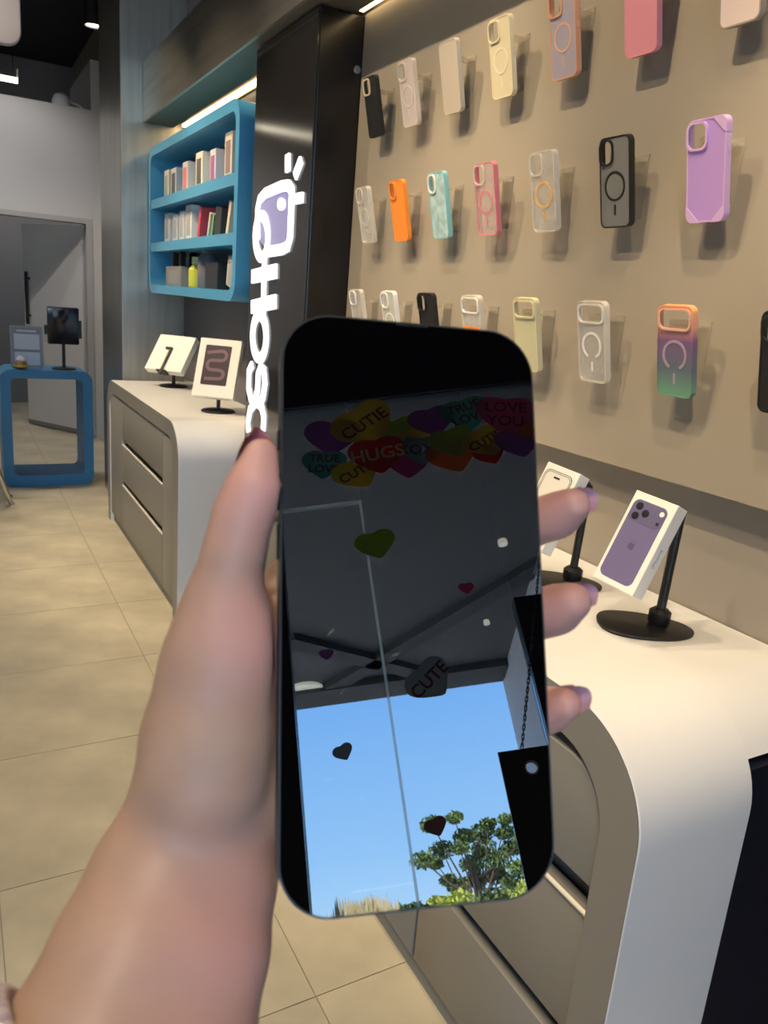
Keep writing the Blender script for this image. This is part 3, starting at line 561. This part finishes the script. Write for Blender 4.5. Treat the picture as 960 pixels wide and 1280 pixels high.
def phone_art(back, dark, logo=True, frontside=False):
    def f(t, wd, ht):
        pw, ph = wd*.80, ht*.86
        b = obj('picture', slab(rrect(pw, ph, .012), 0, .0006), back, t, T(-.002, -.001, 0))
        if frontside:
            obj('screen_line', ringm(rrect(pw*.93, ph*.965, .010), rrect(pw*.91, ph*.955, .0098), .0006, .001), dark, t, T(-.002, -.001, 0)); obj('speaker_slot', slab(rrect(.016, .004, .0019, -.002, ph/2-.012), .0006, .001), dark, t)
            obj('outline', ringm(rrect(pw+.002, ph+.002, .0125), rrect(pw, ph, .012), 0, .001), dark, t, T(-.002, -.001, 0)); return
        obj('camera_plateau', slab(rrect(pw*.95, ph*.26, .010, -.002, ph*.35), .0006, .0010), mat('plateau', (.125, .11, .22), .4), t)
        for (cx, cy) in ((-pw*.29, ph*.415), (-pw*.29, ph*.29), (-pw*.05, ph*.353)): L1 = obj('camera_lens', lathe([(.0068, .001), (.0068, .0016), (.004, .0018)], 22, T(cx-.002, cy, 0)), dark, t)
        obj('flash', lathe([(.0045, .001), (.0045, .0014), (.002, .0015)], 16, T(pw*.34, ph*.415, 0)), whitep, t); obj('sensor_dot', lathe([(.003, .001), (.003, .0013), (.001, .0014)], 14, T(pw*.34, ph*.29, 0)), dark, t)
        lg = [(0, .0045), (.003, .0062), (.006, .0045), (.0048, .0015), (.0062, -.002), (.003, -.0068), (0, -.0058), (-.003, -.0068), (-.0062, -.002), (-.0060, .003), (-.003, .0062)]
        obj('logo', slab(list(reversed(lg)), .0006, .0009), mat('logo_violet', (.10, .085, .18), .3), t, T(-.002, -ph*.06, 0)); obj('logo_leaf', slab([(0, .0072), (.0026, .0082), (.003, .0108), (.0004, .0098)], .0006, .0009), MATS['logo_violet'], t, T(-.002, -ph*.06, 0))
        obj('lettering', text_mesh('iPhone', .013, .0004), mat('side_print', (.35, .37, .42), .5), t, T(wd/2+.0002, -.01, -.015) @ frame((0, 0, 0), (0, 1, 0), (0, 0, -1), (-1, 0, 0)) @ Matrix.Diagonal((1, 1, 1, 1)) if False else frame((wd/2+.0003, -.01, -.015), (0, 1, 0), (0, 0, -1), (-1, 0, 0)) if False else frame((wd/2+.0003, -.01, -.015), (0, 1, 0), (0, 0, 1), (1, 0, 0)))
    return f
violet = mat('phone_violet', (.155, .135, .27), .35); darkp = mat('print_dark', (.02, .02, .028), .3); paleph = mat('phone_pale', (.72, .70, .64), .4)
R1, U1 = Vector((.11, -.991, -.082)), Vector((.379, .105, .92))
bc = CAM+(Vector((1.042, .93, 1.01))-CAM)*.955
stand_box(bc, R1, U1, .086, .168, .032, 'white phone box with a violet phone picture, leaning on its black stand', 'black stand under the violet phone box', (at(793, 783, 2, .85).x, at(793, 783, 2, .85).y, .85), at(822, 783, 2, .85), phone_art(violet, darkp))
b2 = bc+Vector((.0, .235, 0))
stand_box(b2, R1, U1, .086, .168, .032, 'white phone box with a pale phone picture, half hidden behind the hand', 'black stand under the pale phone box', (at(793, 783, 2, .85).x, at(793, 783, 2, .85).y+.235, .85), at(822, 783, 2, .85)+Vector((0, .235, 0)), phone_art(paleph, darkp, False, True))
# ------------------------------------------------------------------ tablet boxes on the far counter
def tablet_box(c, yaw, tilt, wd, ht, label, slabel, pic):
    n = Vector((-math.cos(yaw), -math.sin(yaw), 0)); right = Vector((0, 0, 1)).cross(n)
    up = (Vector((0, 0, 1))*math.cos(tilt)-n*math.sin(tilt)).normalized(); nr = right.cross(up)
    t = thing('tablet_box', label, 'box', frame(c, right, up, nr), 'tablet boxes on the far counter')
    obj('carton', box(-wd/2, wd/2, -ht/2, ht/2, -.04, 0, .002), mat('tablet_card', (.88, .85, .78), .35), t)
    if pic:
        obj('picture', slab(rrect(wd*.62, ht*.68, .006), 0, .001), mat('pic_plum', (.055, .035, .05), .4), t, T(-.005, .012, 0))
        pts = [(-.05, .055)]+arc(.02, .045, .022, 90, -90, 10)+arc(-.02, .0, .022, 90, 270, 10)+arc(.02, -.042, .020, 90, -90, 10)+[(-.045, -.065)]
        obj('swirl', stroke(pts, .015, .001, .0018), mat('pic_swirl', (.20, .13, .15), .35), t, T(-.005, .012, 0))
    else:
        obj('clip_arm', box(-.006, .006, -ht/2-.03, .03, .004, .014, .002), bl_plastic, t); obj('clip_hook', box(-.035, .006, .018, .03, .0, .014, .002), bl_plastic, t); obj('clip_foot', box(-.03, .03, -ht/2-.012, -ht/2-.002, -.03, .014, .002), bl_plastic, t)
    s = thing('tablet_stand', slabel, 'stand', T(c[0]+n.x*-.03, c[1]-n.y*.03, .85), 'black stands on the far counter')
    obj('base', lathe([(.075, 0), (.078, .004), (.07, .010), (.02, .014)], 28), bl_plastic, s)
    bk = Vector(c)-nr*.046-Vector((c[0]-n.x*.03, c[1]-n.y*.03, .85))
    obj('post', tube([(0, 0, .01), (0, 0, max(.03, bk.z*.4)), tuple(bk-up*.05-nr*.013), tuple(bk-nr*.013)], .009, 10), bl_plastic, s); obj('plate', box(-.05, .05, -.05, .05, -.004, .004), bl_plastic, s, frame(bk, right, up, nr))
tablet_box(at(271, 460, 0, 1.03)*1.0, math.radians(52), math.radians(22), .195, .27, 'cream white tablet box with a dark plum swirl picture', 'black stand carrying the swirl tablet box', True)
tablet_box(at(213, 441, 0, 1.04), math.radians(40), math.radians(38), .235, .23, 'bright cream tablet box leaning far back behind the swirl box', 'black stand carrying the plain cream tablet box', False)
# ------------------------------------------------------------------ blue wall shelf and its goods
SY0, SY1, SZ0, SZ1, SX = 3.21, 4.845, 1.344, 2.122, 1.03
sh = thing('wall_shelf', 'bright blue wall shelf with rounded corners and three compartments', 'shelf', T(SX, SY0, SZ0)); SL, SH_ = SY1-SY0, SZ1-SZ0
SHM = frame((0, 0, 0), (0, 1, 0), (0, 0, 1), (1, 0, 0))
obj('frame', ringm(rrect(SL, SH_, .09, SL/2, SH_/2, 8), rrect(SL-.09, SH_-.09, .05, SL/2, SH_/2, 8), 0, .212), blue, sh, SHM)
SHZ = (.045, .275, .505)
for z in SHZ[1:]: obj('shelf_board', box(.004, .205, .045, SL-.045, z-.048, z), blue, sh)
obj('back_panel', box(.198, .208, .045, SL-.045, .045, SH_-.045), mat('shelf_back', (.085, .08, .10), .6), sh)
def goods(name, label, cat, yc, lvl, wd, ht, c, art=None, tilt=0, dp=.05, group='goods on the blue shelf'):
    z = SZ0+SHZ[lvl]; M = T(SX+.05, SY0+yc, z) @ RX(-tilt)
    t = thing(name, label, cat, M, group)
    obj('carton', box(0, dp, -wd/2, wd/2, (wd/2*math.sin(abs(tilt))+.0005) if tilt else .0005, ht, .002), mat('good_%d_%d_%d' % tuple(int(v*100) for v in c), c, .45), t)
    if art: obj('print', box(-.0012, 0.0002, -wd*.32, wd*.32, ht*.14, ht*.82), mat('good_art_%d_%d_%d' % tuple(int(v*100) for v in art), art, .45), t)
    return t
TOPC = [(1.42, .10, .15, (.72, .68, .58), (.35, .42, .40)), (1.26, .11, .145, (.62, .62, .64), (.10, .10, .12)), (1.02, .10, .15, (.68, .66, .66), (.75, .22, .26)), (.76, .115, .165, (.74, .70, .60), (.12, .11, .10)), (.53, .085, .15, (.60, .58, .62), (.36, .12, .34)), (.30, .10, .19, (.70, .64, .55), (.30, .22, .22))]
nm = ['leftmost on the top shelf with grey print', 'second from left on the top shelf with dark print', 'third from left on the top shelf with red print', 'fourth from left on the top shelf with black print', 'fifth from left on the top shelf with purple print', 'last and tallest on the top shelf with brown print']
for (yc, wd, ht, c, a), n in zip(TOPC, nm): goods('accessory_box', 'small boxed accessory '+n, 'box', yc, 2, wd, ht, c, a)
for (yc, wd, ht, c, a), n in zip([(1.40, .11, .155, (.66, .66, .66), (.34, .35, .38)), (1.22, .10, .14, (.60, .62, .66), (.36, .38, .42)), (1.08, .085, .15, (.66, .66, .68), (.42, .42, .46)), (.94, .11, .17, (.70, .70, .70), (.40, .40, .42))], ('leftmost', 'second', 'third', 'fourth and tallest')): goods('accessory_box', f'pale grey boxed accessory on the middle shelf, {n} in the row', 'box', yc, 1, wd, ht, c, a)
for (yc, wd, ht, c, tl, lb) in ((.76, .035, .155, (.60, .06, .10), -.25, 'red booklet leaning beside the pale grey boxes'), (.60, .02, .12, (.62, .60, .50), -.4, 'thin cream booklet leaning in the middle shelf'), (.54, .02, .11, (.25, .36, .16), -.4, 'thin green booklet leaning in the middle shelf'), (.44, .09, .13, (.04, .04, .05), -.15, 'black wallet standing in the middle shelf'), (.30, .03, .15, (.70, .60, .46), -.35, 'tan booklet leaning at the right end of the middle shelf'), (.15, .07, .10, (.75, .05, .04), -.1, 'red box at the right end of the middle shelf')): goods('booklet' if 'booklet' in lb else 'box_good', lb, 'booklet' if 'booklet' in lb else 'box', yc, 1, wd, ht, c, None, tl, .10)
goods('storage_carton', 'grey carton at the left of the lowest shelf', 'box', 1.25, 0, .34, .105, (.22, .21, .21), (.28, .27, .26), 0, .12)
for (yc, lb) in ((1.33, 'black canister on the grey carton, left one'), (1.17, 'black canister on the grey carton, right one')):
    t = thing('canister', lb, 'canister', T(SX+.11, SY0+yc, SZ0+SHZ[0]+.1055), 'black canisters on the carton'); obj('body', lathe([(.042, 0), (.045, .004), (.045, .06), (.042, .064)], 20), bl_plastic, t); obj('lid', lathe([(.046, .064), (.046, .08), (.04, .084)], 20), blackm, t)
t = thing('spray_bottle', 'yellow spray bottle on the lowest shelf', 'bottle', T(SX+.09, SY0+.92, SZ0+SHZ[0]), None); obj('body', lathe([(.036, 0), (.04, .01), (.04, .09), (.02, .115)], 20), mat('yellow_bottle', (.62, .62, .08), .35), t); obj('cap', lathe([(.02, .115), (.024, .118), (.024, .15), (.02, .153)], 16), mat('bottle_cap', (.70, .70, .40), .4), t)
t = thing('spray_bottle', 'tall grey bottle beside the yellow one on the lowest shelf', 'bottle', T(SX+.10, SY0+.75, SZ0+SHZ[0]), None); obj('body', lathe([(.045, 0), (.05, .01), (.05, .14), (.03, .17)], 20), mat('grey_bottle', (.16, .16, .19), .35), t); obj('cap', lathe([(.03, .17), (.03, .19), (.02, .2)], 16), mat('grey_cap', (.25, .25, .28), .4), t)
goods('black_pouch', 'black pouch on the lowest shelf', 'pouch', .52, 0, .2, .12, (.03, .03, .035), None, 0, .07)
goods('price_card', 'pale folded card at the right end of the lowest shelf', 'card', .23, 0, .12, .14, (.55, .55, .55), (.35, .35, .36), -.2, .03)
# ------------------------------------------------------------------ blue table with things on it
ty = 5.62; p0, p1 = at(6, 608, 1, ty), at(118, 606, 1, ty); TX0, TX1 = p0.x, p1.x; TH = .785
tb_ = thing('loop_table', 'blue loop-shaped table standing before the doorway', 'table', T(TX0, ty, 0))
TM = frame((0, 0, 0), (1, 0, 0), (0, 0, 1), (0, -1, 0)); tw2 = TX1-TX0
obj('frame', ringm(rrect(tw2, TH, .07, tw2/2, TH/2, 8), rrect(tw2-.125, TH-.13, .035, tw2/2, TH/2+.01, 8), -.36, 0), mat('blue_table', (.045, .23, .46), .4), tb_, TM)
t = thing('poster_stand', 'small grey framed notice on the blue table', 'notice', T(at(35, 458, 1, ty+.1).x, ty+.1, TH)); s = .0058
obj('frame', ringm(rrect(.20, .275, .01, 0, .14), rrect(.175, .25, .006, 0, .14), -.008, .004), mat('frame_grey', (.36, .36, .39), .4), t, TM @ RX(-.12)); obj('back_board', slab(rrect(.18, .255, .006, 0, .14), -.006, 0), mat('poster_grey', (.30, .30, .34), .5), t, TM @ RX(-.12))
obj('sheet', slab(rrect(.155, .10, .003, .0, .175), 0, .0015), mat('sheet_white', (.68, .70, .78), .5), t, TM @ RX(-.12)); obj('sheet', slab(rrect(.155, .085, .003, .0, .065), 0, .0015), MATS['sheet_white'], t, TM @ RX(-.12)); obj('heading', slab(rrect(.12, .012, .003, 0, .245), 0, .0015), MATS['sheet_white'], t, TM @ RX(-.12))
obj('foot', box(-.09, .09, -.005, .10, 0, .008), MATS['frame_grey'], t)
t = thing('trinket', 'small round colourful trinket before the framed notice', 'trinket', T(at(26, 458, 1, ty+.045).x, ty+.045, TH)); obj('body', lathe([(.02, 0), (.04, .012), (.042, .03), (.03, .05), (.01, .06)], 18), mat('trinket_brown', (.28, .14, .06), .4, noise=.6, nscale=40), t); obj('band', lathe([(.043, .018), (.0445, .024), (.043, .03)], 18), mat('trinket_yellow', (.75, .55, .08), .4), t); obj('crown', lathe([(.025, .05), (.03, .062), (.012, .085)], 14), mat('trinket_white', (.7, .7, .75), .4), t)
tq = at(80, 457, 1, ty+.12)
t = thing('tablet', 'black tablet in a holder on a table stand upon the blue table', 'tablet', T(tq.x, ty+.12, TH)); obj('stand_base', lathe([(.078, 0), (.08, .005), (.07, .012), (.015, .016)], 26), bl_plastic, t); obj('pole', tube([(0, 0, .01), (0, 0, .20)], .011, 12), blackm, t)
obj('screen', slab(rrect(.20, .245, .012, 0, .29), -.006, .006, .002), mat('screen_off', (.004, .005, .012), .12), t, TM @ RY(.05) @ RX(.03))
for (s, z) in ((-1, .26), (1, .30), (1, .24)): obj('clamp', box(s*.105-.012, s*.105+.012, -.012, .012, z-.03, z+.03, .003), bl_plastic, t)
# chair at the left edge: only a chrome leg shows
ft = at(17, 631, 2, 0)
t = thing('chair', 'chair with splayed chrome legs at the left picture edge', 'chair', T(ft.x-.32, ft.y+.0, 0))
obj('seat', slab(rrect(.44, .42, .06), .44, .485, .012), mat('seat_dark', (.03, .03, .035), .5), t); obj('backrest', slab(rrect(.42, .34, .06, 0, .70), -.012, .012, .006), MATS['seat_dark'], t, T(0, .2, 0) @ RX(math.pi/2-.12))
for sx_ in (-1, 1):
    for sy in (-1, 1): obj('leg', tube([(sx_*.17, sy*.15, .44), (sx_*.235, sy*.17, .25), (sx_*.30, sy*.0 + (.19 if sy > 0 else 0), .02), (sx_*.32, (.2 if sy > 0 else 0), .0)], .012, 10), chrome, t)
    obj('back_post', tube([(sx_*.17, .16, .44), (sx_*.18, .22, .62)], .01, 8), chrome, t)
# ------------------------------------------------------------------ the phone held up in the foreground
PW, PHH, PT = .078, .165, .0085
PM = frame(PH_C, PH_U, PH_V, PH_N)
ph = thing('phone', 'black smartphone with a dark mirror-like screen held up in the hand', 'phone', PM)
body = rrect(PW, PHH, .0145, 0, 0, 10)
obj('frame', slab(body, -PT, -.0006, .0016), mat('phone_frame', (.03, .034, .038), .3, metal=.6), ph)
obj('screen_glass', slab(rrect(PW-.0012, PHH-.0012, .0140, 0, 0, 10), -.0008, .0, 0, [circle(.0002, 0, .0815, 6)]), mat('screen_glass', (.0015, .0015, .002), .0, ior=2.45), ph)
obj('bezel_ring', ringm(rrect(PW, PHH, .0145, 0, 0, 10), rrect(PW-.0010, PHH-.0010, .0141, 0, 0, 10), -.0012, -.0003), mat('bezel', (.035, .038, .04), .35), ph)
obj('earpiece_slot', slab(rrect(.010, .0006, .0003, 0, PHH/2-.0009), -.0001, .00005), bl_plastic, ph)
for (v, l) in ((.030, .010), (.016, .010), (.045, .006)): obj('side_button', box(-PW/2-.0006, -PW/2+.001, v-l/2, v+l/2, -.0056, -.0030, .0003), MATS['phone_frame'], ph)
obj('camera_bump', slab(rrect(.070, .036, .012, 0, PHH/2-.024), -PT-.003, -PT, .001), MATS['phone_frame'], ph)
for (x, y) in ((-.022, .012), (-.022, -.008), (-.003, .002)): obj('camera_lens', lathe([(.0075, 0), (.0075, .0025), (.006, .003)], 20, T(-x, PHH/2-.026+y, -PT-.003) @ RX(math.pi)), bl_plastic, ph)
# ------------------------------------------------------------------ the hand: one smooth skin grown around a bone layout
def P_(u, v, n): return PH_C+PH_U*u+PH_V*v+PH_N*n
def onn(px, py, n):
    d = ray(px, py); o = PH_C+PH_N*n; return CAM+d*((o-CAM).dot(PH_N)/d.dot(PH_N))
thumb = [(cpt(327, 572, .2165), .0058), (cpt(319, 612, .2150), .0077), (cpt(304, 645, .2145), .0078), (cpt(293, 690, .2145), .0082), (cpt(282, 740, .2155), .0096), (cpt(281, 800, .2170), .0138)]
then = [(cpt(281, 800, .2170), .0138), (cpt(273, 850, .2175), .0166), (cpt(263, 920, .2165), .0186), (cpt(256, 968, .2145), .0187)]
palm = [then,
        [(cpt(242, 1000, .2235), .0170), (cpt(206, 1100, .2125), .0202), (cpt(174, 1190, .2025), .0222), (cpt(126, 1310, .190), .0238), (cpt(48, 1480, .175), .0262), (cpt(-4, 1600, .166), .0272)],
        [(cpt(282, 1000, .2285), .0160), (cpt(270, 1100, .2175), .0168), (cpt(252, 1190, .2065), .0178), (cpt(218, 1310, .195), .0198), (cpt(170, 1480, .179), .0228), (cpt(138, 1600, .169), .0240)],
        [(cpt(318, 870, .2345), .012), (cpt(300, 960, .229), .014)]]
for ch, rr_ in ((palm[1], .032), (palm[2], .029)):          # the arm goes on down out of the picture
    e0, e1 = ch[-2][0], ch[-1][0]; ch.append((e1+(e1-e0).normalized()*.15+Vector((0, 0, -.02)), rr_))
mcp = [P_(-.027, .004, -.031), P_(-.019, -.016, -.034), P_(-.013, -.036, -.033), P_(-.010, -.053, -.030)]
for m, r in zip(mcp, (.0115, .012, .0115, .0105)):
    palm.append([(cpt(298, 985, .228), .0135), (m, r)])
palm.append([(cpt(290, 830, .221), .009), (mcp[0], .010)])
palm += [[(mcp[i], .0105), (mcp[i+1], .0105)] for i in range(3)]
tips = [onn(708, 637, -.0065), onn(707, 757, -.0065), onn(698, 885, -.0065)]
fing = []
for i, tp in enumerate(tips):
    l = tp-PH_C; u, v, n = l.dot(PH_U), l.dot(PH_V), l.dot(PH_N); rr = (.0068, .0072, .0062)[i]
    fing.append([(mcp[i], .0105), (P_(.016, v-.012+(.008 if i == 0 else 0), -.0275), .0088), (P_(.0425, v-.004, -.0215), .0078), (P_(u-.0005, v-.001, -.012), rr+.0004), (P_(u+.0015, v+.0012, n+.0015), rr*.86)])
fing.append([(mcp[3], .0098), (P_(.010, -.052, -.0245), .008), (P_(.030, -.05, -.019), .007), (P_(.034, -.048, -.0165), .0062)])
def seg_d(X, a, b, ra, rb):
    a = np.array(a); b = np.array(b); ab = b-a; t = np.clip(((X-a) @ ab)/(ab @ ab+1e-12), 0, 1)
    return np.linalg.norm(X-a-t[:, None]*ab, axis=1)-(ra+(rb-ra)*t)
def smin(a, b, k):
    h = np.clip(.5+.5*(b-a)/k, 0, 1); return b*(1-h)+a*h-k*h*(1-h)
def chain(X, ch, k):
    d = None
    for (p, r), (q, s) in zip(ch[:-1], ch[1:]):
        e_ = seg_d(X, p, q, r, s); d = e_ if d is None else smin(d, e_, k)
    return d
def field(X):
    d = chain(X, thumb, .004)
    for ch in palm: d = smin(d, chain(X, ch, .003), .0085)
    for ch in fing: d = smin(d, chain(X, ch, .003), .0035)
    L = X-np.array(PH_C); q = np.stack([np.abs(L @ np.array(PH_U))-PW/2, np.abs(L @ np.array(PH_V))-PHH/2, np.abs(L @ np.array(PH_N)+PT/2)-PT/2], 1)
    bx = np.linalg.norm(np.maximum(q, 0), axis=1)+np.minimum(q.max(1), 0)
    return np.maximum(d, -(bx-.0008))
allp = [p for ch in [thumb, *palm, *fing] for p in ch]
lo = np.min([np.array(p)-r for p, r in allp], 0)-.006; hi = np.max([np.array(p)+r for p, r in allp], 0)+.006
HV = .0018; dims = np.ceil((hi-lo)/HV).astype(int)+1
g = np.stack(np.meshgrid(*[lo[i]+HV*np.arange(dims[i]) for i in range(3)], indexing='ij'), -1).reshape(-1, 3)
val = np.concatenate([field(c) for c in np.array_split(g, max(1, len(g)//400000))]).reshape(dims); del g
ins = val < 0
cs = tuple(dims-1); tot = np.zeros((*cs, 3)); cnt = np.zeros(cs)
offs = [(i, j, k) for i in (0, 1) for j in (0, 1) for k in (0, 1)]
def sub(A, o): return A[o[0]:o[0]+cs[0], o[1]:o[1]+cs[1], o[2]:o[2]+cs[2]]
for o in offs:
    for ax in range(3):
        if o[ax]: continue
        o2 = list(o); o2[ax] = 1
        a, b = sub(val, o), sub(val, o2); c = (a < 0) != (b < 0)
        t = np.where(c, a/np.where(c, a-b, 1), 0)
        for d in range(3): tot[..., d] += np.where(c, o[d]+(t if d == ax else 0), 0)
        cnt += c
act = cnt > 0; idx = np.full(cs, -1); idx[act] = np.arange(act.sum())
base_ = np.argwhere(act); verts = lo+HV*(base_+tot[act]/cnt[act][:, None])
quads = []
for ax in range(3):
    b1, b2 = [(1, 2), (2, 0), (0, 1)][ax]
    sl0 = [slice(None)]*3; sl1 = [slice(None)]*3; sl0[ax] = slice(0, -1); sl1[ax] = slice(1, None)
    cr = ins[tuple(sl0)] != ins[tuple(sl1)]; e_ = np.argwhere(cr); e_ = e_[(e_[:, b1] > 0) & (e_[:, b2] > 0) & (e_[:, b1] < cs[b1]) & (e_[:, b2] < cs[b2])]
    def cell(d1, d2): q = e_.copy(); q[:, b1] -= d1; q[:, b2] -= d2; return idx[q[:, 0], q[:, 1], q[:, 2]]
    q = np.stack([cell(1, 1), cell(0, 1), cell(0, 0), cell(1, 0)], 1); fl_ = ~ins[e_[:, 0], e_[:, 1], e_[:, 2]]; q[fl_] = q[fl_][:, ::-1]; quads.append(q)
quads = np.concatenate(quads)
ed = np.concatenate([quads[:, [0, 1]], quads[:, [1, 2]], quads[:, [2, 3]], quads[:, [3, 0]]])
for _ in range(3):                              # even out the surface
    s = np.zeros_like(verts); c = np.zeros(len(verts)); np.add.at(s, ed[:, 0], verts[ed[:, 1]]); np.add.at(c, ed[:, 0], 1); np.add.at(s, ed[:, 1], verts[ed[:, 0]]); np.add.at(c, ed[:, 1], 1)
    verts = verts*.5+.5*s/c[:, None]
hm = mesh('hand', verts.tolist(), quads.tolist(), True)
pk_ = np.zeros(len(verts))
for p, r in [(tips[0], .016), (tips[1], .016), (tips[2], .016), (cpt(340, 610, .212), .02), (cpt(338, 790, .205), .018), (cpt(345, 1180, .19), .028)]:
    pk_ = np.maximum(pk_, np.exp(-(np.linalg.norm(verts-np.array(p), axis=1)/r)**2))
at_ = hm.attributes.new('flush', 'FLOAT', 'POINT'); at_.data.foreach_set('value', pk_.astype(np.float32))
skin = mat('skin', (.45, .300, .225), .48, noise=.08, nscale=55, bump=.12, sss=.15)
t_ = skin.node_tree; bs = t_.nodes['Principled BSDF']; lk = bs.inputs['Base Color'].links[0]; src = lk.from_socket
av = t_.nodes.new('ShaderNodeAttribute'); av.attribute_name = 'flush'; mx = t_.nodes.new('ShaderNodeMix'); mx.data_type = 'RGBA'; mx.inputs['B'].default_value = (.68, .35, .31, 1)
t_.links.new(av.outputs['Fac'], mx.inputs['Factor']); t_.links.new(src, mx.inputs['A']); t_.links.new(mx.outputs['Result'], bs.inputs['Base Color'])
hand = tag(obj('hand', hm, skin), 'bare left hand and forearm holding the black phone upright', 'hand')
nailm = mat('nail_lilac', (.62, .38, .48), .12, coat=.6); nailt = mat('nail_berry', (.52, .16, .19), .12, coat=.6)
def nail(c, along, out, ln, wd, m):
    along = along.normalized(); out = (out-along*out.dot(along)).normalized(); side = along.cross(out); V = []; Fs = []; nu, nv = 9, 9
    for sh_ in (0, -.0005):
        for i in range(nu):
            for j in range(nv):
                a = (i/(nu-1))*2-1; b = j/(nv-1); ww = wd/2*(1-.25*max(0, b-.55)/.45 - (.35*(max(0, .25-b)/.25)**2)); x = a*ww
                V.append(c+side*x+along*(b*ln-(ln*.12*a*a if b > .8 else -ln*.1*a*a*(b < .2)))+out*(sh_-.0022*a*a*(wd/.011)-.0012*(b-.5)**2*4))
    for i in range(nu-1):
        for j in range(nv-1): k0 = i*nv+j; Fs += [(k0, k0+1, k0+nv+1, k0+nv), (nu*nv+k0, nu*nv+k0+nv, nu*nv+k0+nv+1, nu*nv+k0+1)]
    o = obj('fingernail', mesh('nail', V, Fs, True), m, hand); return o
for i, tp in enumerate(tips):
    l = tp-PH_C; r = (.0068, .0072, .0062)[i]; al = (PH_U*.72+PH_N*.62+PH_V*.28).normalized(); ou = (PH_U*.62-PH_N*.70+PH_V*.45)
    oo = (ou-al*ou.dot(al)).normalized(); nail(tp+oo*(r*.88)-al*.0045, al, oo, .0145, .0098, nailm)['label'] = 'glossy lilac nail'
ta = (thumb[0][0]-thumb[2][0]).normalized(); ou = (-RT*.85+fw*.45); oo = (ou-ta*ou.dot(ta)).normalized()
nail(thumb[1][0]+oo*.0072, ta, oo, .0175, .0115, nailt)['label'] = 'glossy berry red nail'
# bead bracelet on the forearm
fc = (cpt(104, 1405, .1785)); fa = (cpt(160, 1310, .192)-cpt(66, 1600, .167)).normalized(); fs = (RT-fa*RT.dot(fa)).normalized(); fn = fa.cross(fs)
bra = thing('bracelet', 'bracelet of pale lilac beads around the wrist at the bottom left', 'bracelet', T(*fc))
bead = lathe([(.0006, -.0027), (.0019, -.0020), (.0027, 0), (.0019, .0020), (.0006, .0027)], 12)
rad_ = np.linspace(.004, .075, 285); NB = 44
for i in range(NB):
    a = 2*math.pi*i/NB; dr = fs*math.cos(a)+fn*math.sin(a); c0 = fc+fa*(-.020*math.cos(a)); ln_ = np.array([c0+dr*float(r) for r in rad_]); r = float(rad_[np.argmax(field(ln_) > .0032)]); p = c0+dr*r-fc
    dd = (-fs*.0475*math.sin(a)+fn*.036*math.cos(a)).normalized(); s = dd.orthogonal().normalized(); obj('bead', bead, mat('bead_lilac', (.36, .32, .42), .2) if i % 3 else mat('bead_white', (.50, .42, .46), .2), bra, frame(p, s, dd.cross(s), dd))

# ------------------------------------------------------------------ pieces of a part go under that part
def under(child, par):
    child.matrix_local = par.matrix_local.inverted() @ child.matrix_local; child.parent = par
for t in [o for o in col.objects if o.parent is None]:
    kids = {}
    for c in t.children: kids.setdefault(c.name.split('.')[0], []).append(c)
    if t.name.startswith('product_box') and 'picture' in kids:
        for n in ('camera_plateau', 'camera_lens', 'flash', 'sensor_dot', 'logo', 'logo_leaf', 'screen_line', 'speaker_slot', 'outline'):
            for c in kids.get(n, []): under(c, kids['picture'][0])
    if t.name.startswith('tablet_box') and 'swirl' in kids: under(kids['swirl'][0], kids['picture'][0])
    if t.name.startswith('poster_stand'):
        for n in ('sheet', 'heading'):
            for c in kids[n]: under(c, kids['back_board'][0])
    if t.name.startswith('phone') and not t.name.startswith('phone_case'):
        for c in kids['camera_lens']: under(c, kids['camera_bump'][0])
    if t.name.startswith('door_1'):
        for c in kids['handle_post']: under(c, kids['door_handle'][0])
    if t.name.startswith('counter'):
        for e_ in kids.get('edge_band', []):
            b = [Vector(v) for v in e_.bound_box]; mid = sum(b, Vector())/8
            best = min(kids['drawer'], key=lambda d: (sum((d.matrix_local @ Vector(v) for v in d.bound_box), Vector())/8-mid).length); under(e_, best)
    if t.name.startswith('spot_lamp'):
        under(kids['lens'][0], kids['housing'][0])
    if t.name.startswith('sign_tower'):
        for n in ('reflection_fill', 'icon_dot', 'icon_ray'):
            for c in kids[n]: under(c, kids['icon_outline'][0])
